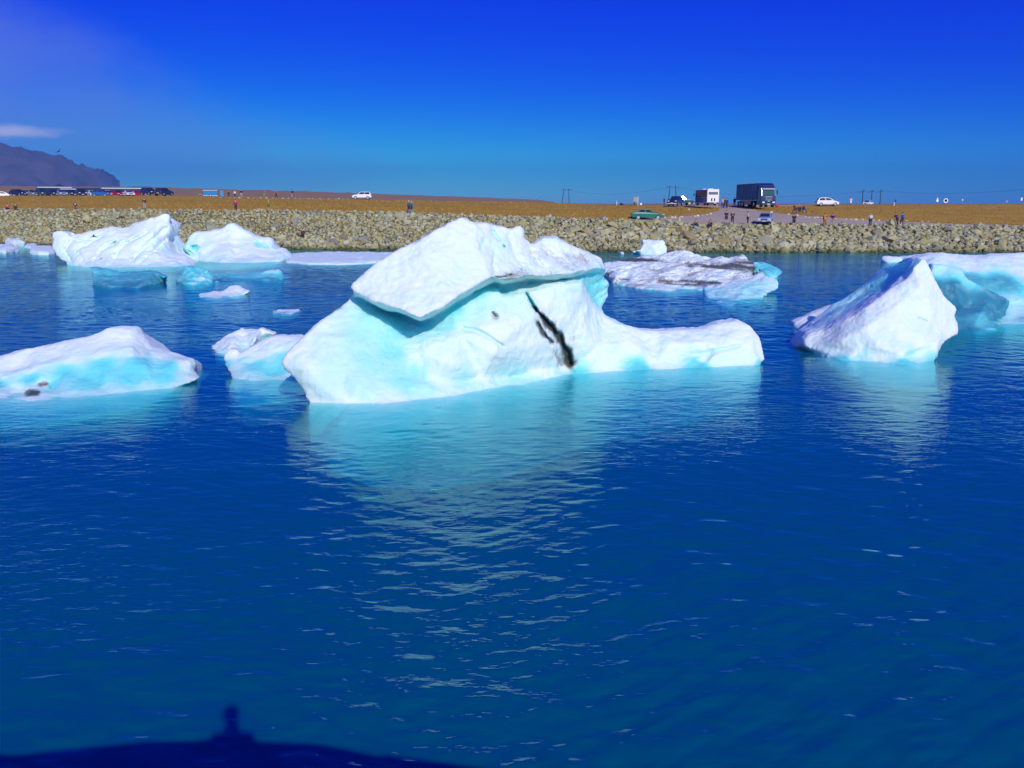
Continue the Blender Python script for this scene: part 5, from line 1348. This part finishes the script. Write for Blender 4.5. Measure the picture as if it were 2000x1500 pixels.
# ------------------------------------------------------------------ people
SKIN = mat('skin', (0.55, 0.34, 0.24), 0.6, 0, .05)
def cloth(name, c): return mat('cloth_' + name, c, 0.85, 0, .12, 10)
def skin_obj(name, V, E, Rr, root_i, material, parent, sub=1):
    me = bpy.data.meshes.new(name); me.from_pydata([tuple(v) for v in V], E, [])
    o = link(name, me, material, parent)
    md = o.modifiers.new('skin', 'SKIN'); md.use_smooth_shade = True
    for i, sv in enumerate(me.skin_vertices[0].data):
        sv.radius = (Rr[i], Rr[i]); sv.use_root = (i == root_i)
    if sub:
        s = o.modifiers.new('sub', 'SUBSURF'); s.levels = sub; s.render_levels = sub
    return o
def person(label, loc, bearing, h=1.72, pose='stand', top=('grey', (.3, .3, .3)), legs=('dark', (.03, .03, .04)), hair=(.06, .04, .03), shorts=False, pack=None, hood=False, boots=(.03, .025, .02), long_coat=False, group=None):
    root = empty('person', loc, -bearing); tag(root, label, 'person', group)
    s = h / 1.72
    J = {'pel': (0, 0, .95), 'spi': (0, -.01, 1.12), 'che': (0, 0, 1.32), 'nec': (0, .01, 1.47), 'h1': (0, .03, 1.56), 'h2': (0, .03, 1.66), 'h3': (0, .02, 1.70), 'nos': (0, .135, 1.60)}
    for q, sx in (('l', -1), ('r', 1)):
        J.update({'sh' + q: (sx * .18, 0, 1.40), 'el' + q: (sx * .24, -.03, 1.13), 'wr' + q: (sx * .24, .06, .90), 'ha' + q: (sx * .235, .09, .83), 'hi' + q: (sx * .10, 0, .90), 'kn' + q: (sx * .11, .02, .50), 'an' + q: (sx * .11, -.02, .09), 'to' + q: (sx * .125, .16, .035)})
    def setj(**kw):
        for a, b in kw.items(): J[a] = b
    if pose == 'walk':
        setj(knl=(-.10, .18, .52), anl=(-.10, .20, .10), tol=(-.11, .38, .06), knr=(.10, -.02, .50), anr=(.10, -.32, .14), tor=(.11, -.18, .04), ell=(-.24, -.12, 1.14), wrl=(-.23, -.14, .92), hal=(-.22, -.13, .85), elr=(.24, .06, 1.14), wrr=(.23, .24, .98), har=(.22, .29, .93))
    elif pose == 'photo':
        setj(ell=(-.25, .12, 1.24), wrl=(-.10, .30, 1.45), hal=(-.06, .34, 1.52), elr=(.25, .12, 1.24), wrr=(.10, .30, 1.45), har=(.06, .34, 1.52))
    elif pose == 'arms':
        setj(ell=(-.36, .02, 1.48), wrl=(-.18, .06, 1.64), hal=(-.11, .07, 1.69), elr=(.36, .02, 1.48), wrr=(.18, .06, 1.64), har=(.11, .07, 1.69))
    elif pose == 'fold':
        setj(ell=(-.25, .02, 1.14), wrl=(-.02, .22, 1.16), hal=(.06, .22, 1.17), elr=(.25, .02, 1.14), wrr=(.02, .20, 1.12), har=(-.06, .22, 1.12))
    elif pose == 'lean':
        setj(pel=(0, -.05, .93), che=(0, .16, 1.28), spi=(0, .05, 1.11), nec=(0, .22, 1.42), h1=(0, .27, 1.50), h2=(0, .29, 1.60), h3=(0, .29, 1.64), nos=(0, .39, 1.53), shl=(-.18, .17, 1.36), shr=(.18, .17, 1.36), ell=(-.24, .22, 1.10), wrl=(-.15, .38, 1.25), hal=(-.09, .42, 1.31), elr=(.24, .22, 1.10), wrr=(.15, .38, 1.25), har=(.09, .42, 1.31), anl=(-.12, -.30, .09), knl=(-.11, -.12, .50), tol=(-.12, -.12, .035))
    elif pose in ('sit', 'crouch'):
        dz = -.62 if pose == 'sit' else -.55
        for a in list(J):
            x, y, z = J[a]
            if a[:2] not in ('kn', 'an', 'to'): J[a] = (x, y + (0.10 if a not in ('pel', 'hil', 'hir') else 0), z + dz)
        for q, sx in (('l', -1), ('r', 1)):
            J['kn' + q] = (sx * .16, .40, .52); J['an' + q] = (sx * .15, .48 if pose == 'sit' else .16, .09); J['to' + q] = (sx * .16, .66 if pose == 'sit' else .34, .035)
            J['el' + q] = (sx * .26, .28, .62); J['wr' + q] = (sx * .12, .46, .66); J['ha' + q] = (sx * .06, .50, .68)
    J = {a: Vector(b) * s for a, b in J.items()}
    rad = {'pel': .125, 'spi': .12, 'che': .14, 'nec': .055, 'h1': .085, 'h2': .095, 'h3': .07, 'nos': .018, 'sh': .062, 'el': .045, 'wr': .032, 'ha': .036, 'hi': .095, 'kn': .062, 'an': .043, 'to': .038}
    def rr(n, k=1.0, a=0.0): return (rad[n] if n in rad else rad[n[:2]]) * s * k + a
    def chain(names, edges, k, a): return [J[n] for n in names], [(names.index(p), names.index(q)) for p, q in edges], [rr(n, k, a) for n in names]
    nb = ['pel', 'spi', 'che', 'nec', 'h1', 'h2', 'h3', 'nos']; eb = [('pel', 'spi'), ('spi', 'che'), ('che', 'nec'), ('nec', 'h1'), ('h1', 'h2'), ('h2', 'h3'), ('h1', 'nos')]
    for q in 'lr':
        nb += [a + q for a in ('sh', 'el', 'wr', 'ha', 'hi', 'kn', 'an', 'to')]
        eb += [('che', 'sh' + q), ('sh' + q, 'el' + q), ('el' + q, 'wr' + q), ('wr' + q, 'ha' + q), ('pel', 'hi' + q), ('hi' + q, 'kn' + q), ('kn' + q, 'an' + q), ('an' + q, 'to' + q)]
    V, E, Q = chain(nb, eb, 1, 0)
    for q, sx in (('l', -1), ('r', 1)):                                     # five fingers on each hand
        hnd, wr = J['ha' + q], J['wr' + q]; d = (hnd - wr).normalized(); side = d.cross(Vector((0, 0, 1)) if abs(d.z) < .8 else Vector((0, 1, 0))).normalized()
        for f, (o_, ln) in enumerate(((-.9, .075), (-.3, .085), (.3, .08), (.9, .065))):
            V.append(hnd + (side * o_ * .028 + d * ln) * s); Q.append(.009 * s); E.append((nb.index('ha' + q), len(V) - 1))
        V.append(wr.lerp(hnd, .6) + (side * sx * -.05 + d * .02) * s); Q.append(.010 * s); E.append((nb.index('ha' + q), len(V) - 1))
    body = skin_obj('body', V, E, Q, 0, SKIN, root)
    nt_ = ['spi', 'pel', 'che', 'shl', 'ell', 'wrl', 'shr', 'elr', 'wrr']; et = [('pel', 'spi'), ('spi', 'che'), ('che', 'shl'), ('shl', 'ell'), ('ell', 'wrl'), ('che', 'shr'), ('shr', 'elr'), ('elr', 'wrr')]
    V, E, Q = chain(nt_, et, 1.16, .022 * s); skin_obj('jacket', V, E, Q, 0, cloth(*top), root)
    nl = ['pel', 'hil', 'knl', 'hir', 'knr'] + ([] if shorts else ['anl', 'anr']); ell_ = [('pel', 'hil'), ('hil', 'knl'), ('pel', 'hir'), ('hir', 'knr')] + ([] if shorts else [('knl', 'anl'), ('knr', 'anr')])
    V, E, Q = chain(nl, ell_, 1.12, .014 * s); skin_obj('shorts' if shorts else 'trousers', V, E, Q, 0, cloth(*legs), root)
    for q in 'lr':
        V, E, Q = chain(['an' + q, 'to' + q], [('an' + q, 'to' + q)], 1.15, .015); skin_obj('shoe', V, E, Q, 0, cloth('boot', boots), root)
    mb = MB(); c = J['h2'] + Vector((0, -.022, .022)) * s; mb.ball(c, (.105 * s, .115 * s, .098 * s), 2)
    hm = cloth(*top) if hood else mat('hair_%d' % int(hair[0] * 100), hair, .7)
    hr = mb.build('hood' if hood else 'hair', hm, root, True)
    if pack:
        pm_ = cloth(*pack); c = (J['che'] + J['spi']) / 2 + Vector((0, -.25, .02)) * s
        mb = MB(); mb.box(c, (.32 * s, .20 * s, .46 * s), .06 * s, seg=2); mb.build('backpack', pm_, root, True)
    return root
MAG = ('magenta', (.42, .01, .13)); BRN = ('brown', (.10, .045, .025)); OLV = ('olive', (.22, .20, .02)); DK = ('dark', (.025, .022, .03)); NV = ('navy', (.015, .025, .14)); ORG = ('orange', (.75, .20, .02)); PUR = ('purple', (.20, .01, .22)); WHT = ('white', (.75, .74, .74)); BEI = ('beige', (.48, .33, .17)); GRY = ('grey', (.38, .36, .32)); TL = ('teal', (.01, .28, .30)); BLU = ('blue', (.03, .08, .42)); MRN = ('maroon', (.12, .015, .03)); GRN = ('green', (.02, .35, .12)); RDO = ('red_orange', (.75, .07, .03)); PNK = ('pink', (.55, .03, .12)); SB = ('steel', (.06, .12, .22))
def pp(px, py): return G(px, py)
F0 = 180
person('crouching person in pink and purple on the rocks nearest the left edge', pp(14, 413), rel(14, 150), 1.7, 'crouch', PNK, ('violet', (.06, .01, .12)))
person('person in brown seated on the rocks, second from the left edge', pp(30, 411), rel(30, 160), 1.7, 'sit', BRN, ('rust', (.12, .06, .04)))
person('crouching person in black jacket on the rock edge below the car park', pp(148, 409), rel(148, 185), 1.7, 'sit', DK, ('khaki', (.25, .17, .10)))
person('standing person in dark top and pale grey trousers below the parked off-road cars', pp(283, 409.5), rel(283, 200), 1.72, 'fold', DK, GRY)
person('person in magenta jacket standing at the rock edge', pp(461, 414.5), rel(461, 170), 1.75, 'stand', MAG, DK)
person('person in olive jacket with bare legs and raised arms', pp(525, 412.5), rel(525, 185), 1.7, 'arms', OLV, ('khaki_dark', (.16, .14, .03)), shorts=True)
person('person in brown climbing on the rocks close to the water', pp(592, 472), rel(592, 20), 1.65, 'stand', BRN, ('dark_brown', (.05, .025, .02)))
person('walking person in grey blue jacket, left of a pair behind the tilted slab', pp(799, 417.5), rel(799, -100), 1.78, 'walk', SB, DK, hair=(.55, .42, .3))
person('walking person carrying a teal backpack, right of a pair', pp(804, 417.5), rel(804, -95), 1.7, 'walk', SB, DK, pack=TL, hair=(.5, .36, .25))
person('person in dark clothes on the plain right of the pale blue crate', pp(447, 384.6), rel(447, 180), 1.4, 'stand', DK, DK)
person('person in white jacket on the plain between two dark dressed people', pp(459, 384.8), rel(459, 180), 1.5, 'stand', WHT, DK, hair=(.5, .4, .3))
person('person in dark jacket and grey trousers on the plain, just right of the white jacket', pp(472, 386.5), rel(472, 180), 1.8, 'stand', DK, GRY)
person('person in bright green jacket on the plain', pp(517, 385.5), rel(517, -90), 1.75, 'walk', GRN, ('pinkish', (.45, .22, .18)))
person('person in bright orange red jacket striding on the plain', pp(540, 386.6), rel(540, -90), 1.75, 'walk', RDO, DK)
person('person in navy jacket on the plain, rightmost of the walkers there', pp(570.5, 387.2), rel(570, -80), 1.85, 'stand', NV, GRY, pack=MRN)
person('seated person in orange and navy on the rocks by the gravel, left of two', pp(1360, 445), rel(1360, 200), 1.7, 'sit', ('rust_orange', (.35, .10, .03)), NV)
person('seated person in maroon on the rocks by the gravel, right of two', pp(1388, 446.5), rel(1388, 215), 1.7, 'sit', MRN, ('plum', (.07, .02, .04)))
person('person in brown hooded jacket with bare knees and boots on the gravel', pp(1418, 437.5), rel(1418, 190), 1.78, 'photo', BRN, ('dark_brown', (.05, .025, .02)), shorts=True, hood=True)
person('person with folded arms in dark red top and black trousers', pp(1430, 438), rel(1430, 180), 1.75, 'fold', ('wine', (.14, .035, .03)), ('black_blue', (.02, .02, .045)), hair=(.45, .25, .12))
person('person in pale grey top and dark trousers left of the silver estate car', pp(1460, 439.5), rel(1460, 100), 1.75, 'fold', GRY, ('dark_brown', (.05, .025, .02)))
person('person in dark top and shorts taking a photo with raised arms', pp(1550, 445), rel(1550, 180), 1.8, 'photo', ('slate', (.05, .045, .07)), DK, shorts=True)
person('person in orange clothes with dark backpack by the rocks', pp(1610, 443.5), rel(1610, 150), 1.78, 'photo', ORG, ('burnt', (.40, .14, .03)), pack=DK)
person('person in purple jacket and beige shorts beside the orange one', pp(1625, 443), rel(1625, 190), 1.8, 'photo', PUR, BEI, shorts=True)
person('person in white jacket and navy trousers on the gravel', pp(1699, 443), rel(1699, 200), 1.72, 'fold', WHT, ('ink', (.02, .015, .07)), hair=(.4, .25, .15))
person('person in dark clothes leaning forward, left of the last pair at right', pp(1751, 441.5), rel(1751, -60), 1.78, 'lean', ('dusk', (.06, .03, .09)), ('plum', (.07, .02, .04)), hair=(.12, .06, .03))
person('person with big blue backpack, right of the last pair at right', pp(1761, 441), rel(1761, -20), 1.75, 'walk', ('lilac', (.25, .24, .42)), ('slate', (.05, .045, .07)), pack=BLU)
def at(px, py, Y): 
    q = P(px, py, Y); return Vector((q.x, Y, tz(q.x, Y)))
person('dark dressed person standing right behind the minibus', at(1400, 401, 158), rel(1400, 180), 1.75, 'stand', MRN, GRY)
person('person in pale vest and jeans, left of the group right of the minibus', at(1410.5, 402, 160), rel(1410, 180), 1.75, 'stand', GRY, ('jeans', (.03, .09, .28)))
person('person in dark jacket and jeans, middle of the group right of the minibus', at(1414.5, 402, 161), rel(1414, 200), 1.75, 'stand', ('moss', (.04, .06, .06)), ('jeans', (.03, .09, .28)))
person('person in deep blue clothes, right of the group right of the minibus', at(1420, 402, 160), rel(1420, -120), 1.75, 'stand', BLU, NV)
person('dark figure left of the truck trailer', at(1434.5, 400, 172), rel(1434, 180), 1.6, 'stand', NV, NV)
person('dark figure at the tail of the pickup', at(1297, 401, 172), rel(1297, 90), 1.7, 'stand', DK, DK)
person('dark figure reading the grey notice board', at(1238.5, 402, 172), rel(1238, 60), 1.65, 'stand', ('slate', (.05, .045, .07)), DK)
person('photographer on the near bank whose shadow falls across the water', Vector((.08, -.40, 4.30)), R(-6), 1.74, 'fold', DK, DK)

# ------------------------------------------------------------------ gulls
def gull(label, loc, bearing, span, roll):
    root = empty('gull', loc, -bearing); tag(root, label, 'gull'); root.rotation_euler[1] = roll
    dk = mat('gull_grey', (0.035, 0.035, 0.06), .7); k = span / 1.2
    mb = MB(); mb.ball((0, 0, 0), (.075 * k, .26 * k, .07 * k), 2); mb.build('body', dk, root, True)
    mb = MB(); mb.ball((0, .26 * k, .03 * k), (.05 * k, .07 * k, .05 * k), 2); mb.tube((0, .31 * k, .02 * k), (0, .38 * k, .01 * k), .015 * k, .004, 6); mb.build('head', dk, root, True)
    mb = MB(); mb.quad([(-.03 * k, -.22 * k, 0), (.03 * k, -.22 * k, 0), (.09 * k, -.42 * k, 0), (-.09 * k, -.42 * k, 0)], .01 * k, (0, 0, 1)); mb.build('tail', dk, root)
    for s in (-1, 1):
        mb = MB()
        a = [(0, .10), (.30, .17), (.60, .04), (.62, 0), (.30, -.06), (0, -.12)]; z = [0, .16, .10, .10, .15, 0]
        v = [mb.bm.verts.new((s * x * k, y * k, zz * k)) for (x, y), zz in zip(a, z)]; u = [mb.bm.verts.new((s * x * k, y * k, (zz + .022) * k)) for (x, y), zz in zip(a, z)]
        for q in ((0, 1, 4, 5), (1, 2, 3, 4)): mb.bm.faces.new([v[i] for i in q]); mb.bm.faces.new([u[i] for i in reversed(q)])
        for i in range(6): mb.bm.faces.new((v[i], v[(i + 1) % 6], u[(i + 1) % 6], u[i]))
        mb.build('wing', dk, root)
gull('dark gull in flight against the sky beside the mountain', P(114.5, 296, 140), R(120), 1.2, R(35))
gull('dark gull flying in front of the ridged white iceberg', P(183, 462, 84), R(75), .75, R(-20))

# finish modifier-built meshes so that every object is plain geometry
def bake_modifiers():
    obs = [o for o in col.objects if o.type == 'MESH' and o.modifiers]
    dg = bpy.context.evaluated_depsgraph_get()
    done = [(o, bpy.data.meshes.new_from_object(o.evaluated_get(dg))) for o in obs]
    for o, me in done:
        old = o.data; o.modifiers.clear(); o.data = me
        me.polygons.foreach_set('use_smooth', [True] * len(me.polygons))
        bpy.data.meshes.remove(old)
bake_modifiers()

# ------------------------------------------------------------------ air
mb = MB(); mb.box((0, 7900, 300), (34000, 16400, 620))
hz = mb.build('haze', None); tag(hz, kind='stuff')
hm = bpy.data.materials.new('haze_air'); hm.use_nodes = True
hm.node_tree.nodes.clear()
ho = hm.node_tree.nodes.new('ShaderNodeOutputMaterial'); hv = hm.node_tree.nodes.new('ShaderNodeVolumePrincipled')
hv.inputs['Color'].default_value = (0.10, 0.46, 1.0, 1)
hv.inputs['Density'].default_value = 8.0e-5
hv.inputs['Anisotropy'].default_value = 0.0
hm.node_tree.links.new(hv.outputs[0], ho.inputs['Volume'])
hz.data.materials.append(hm)
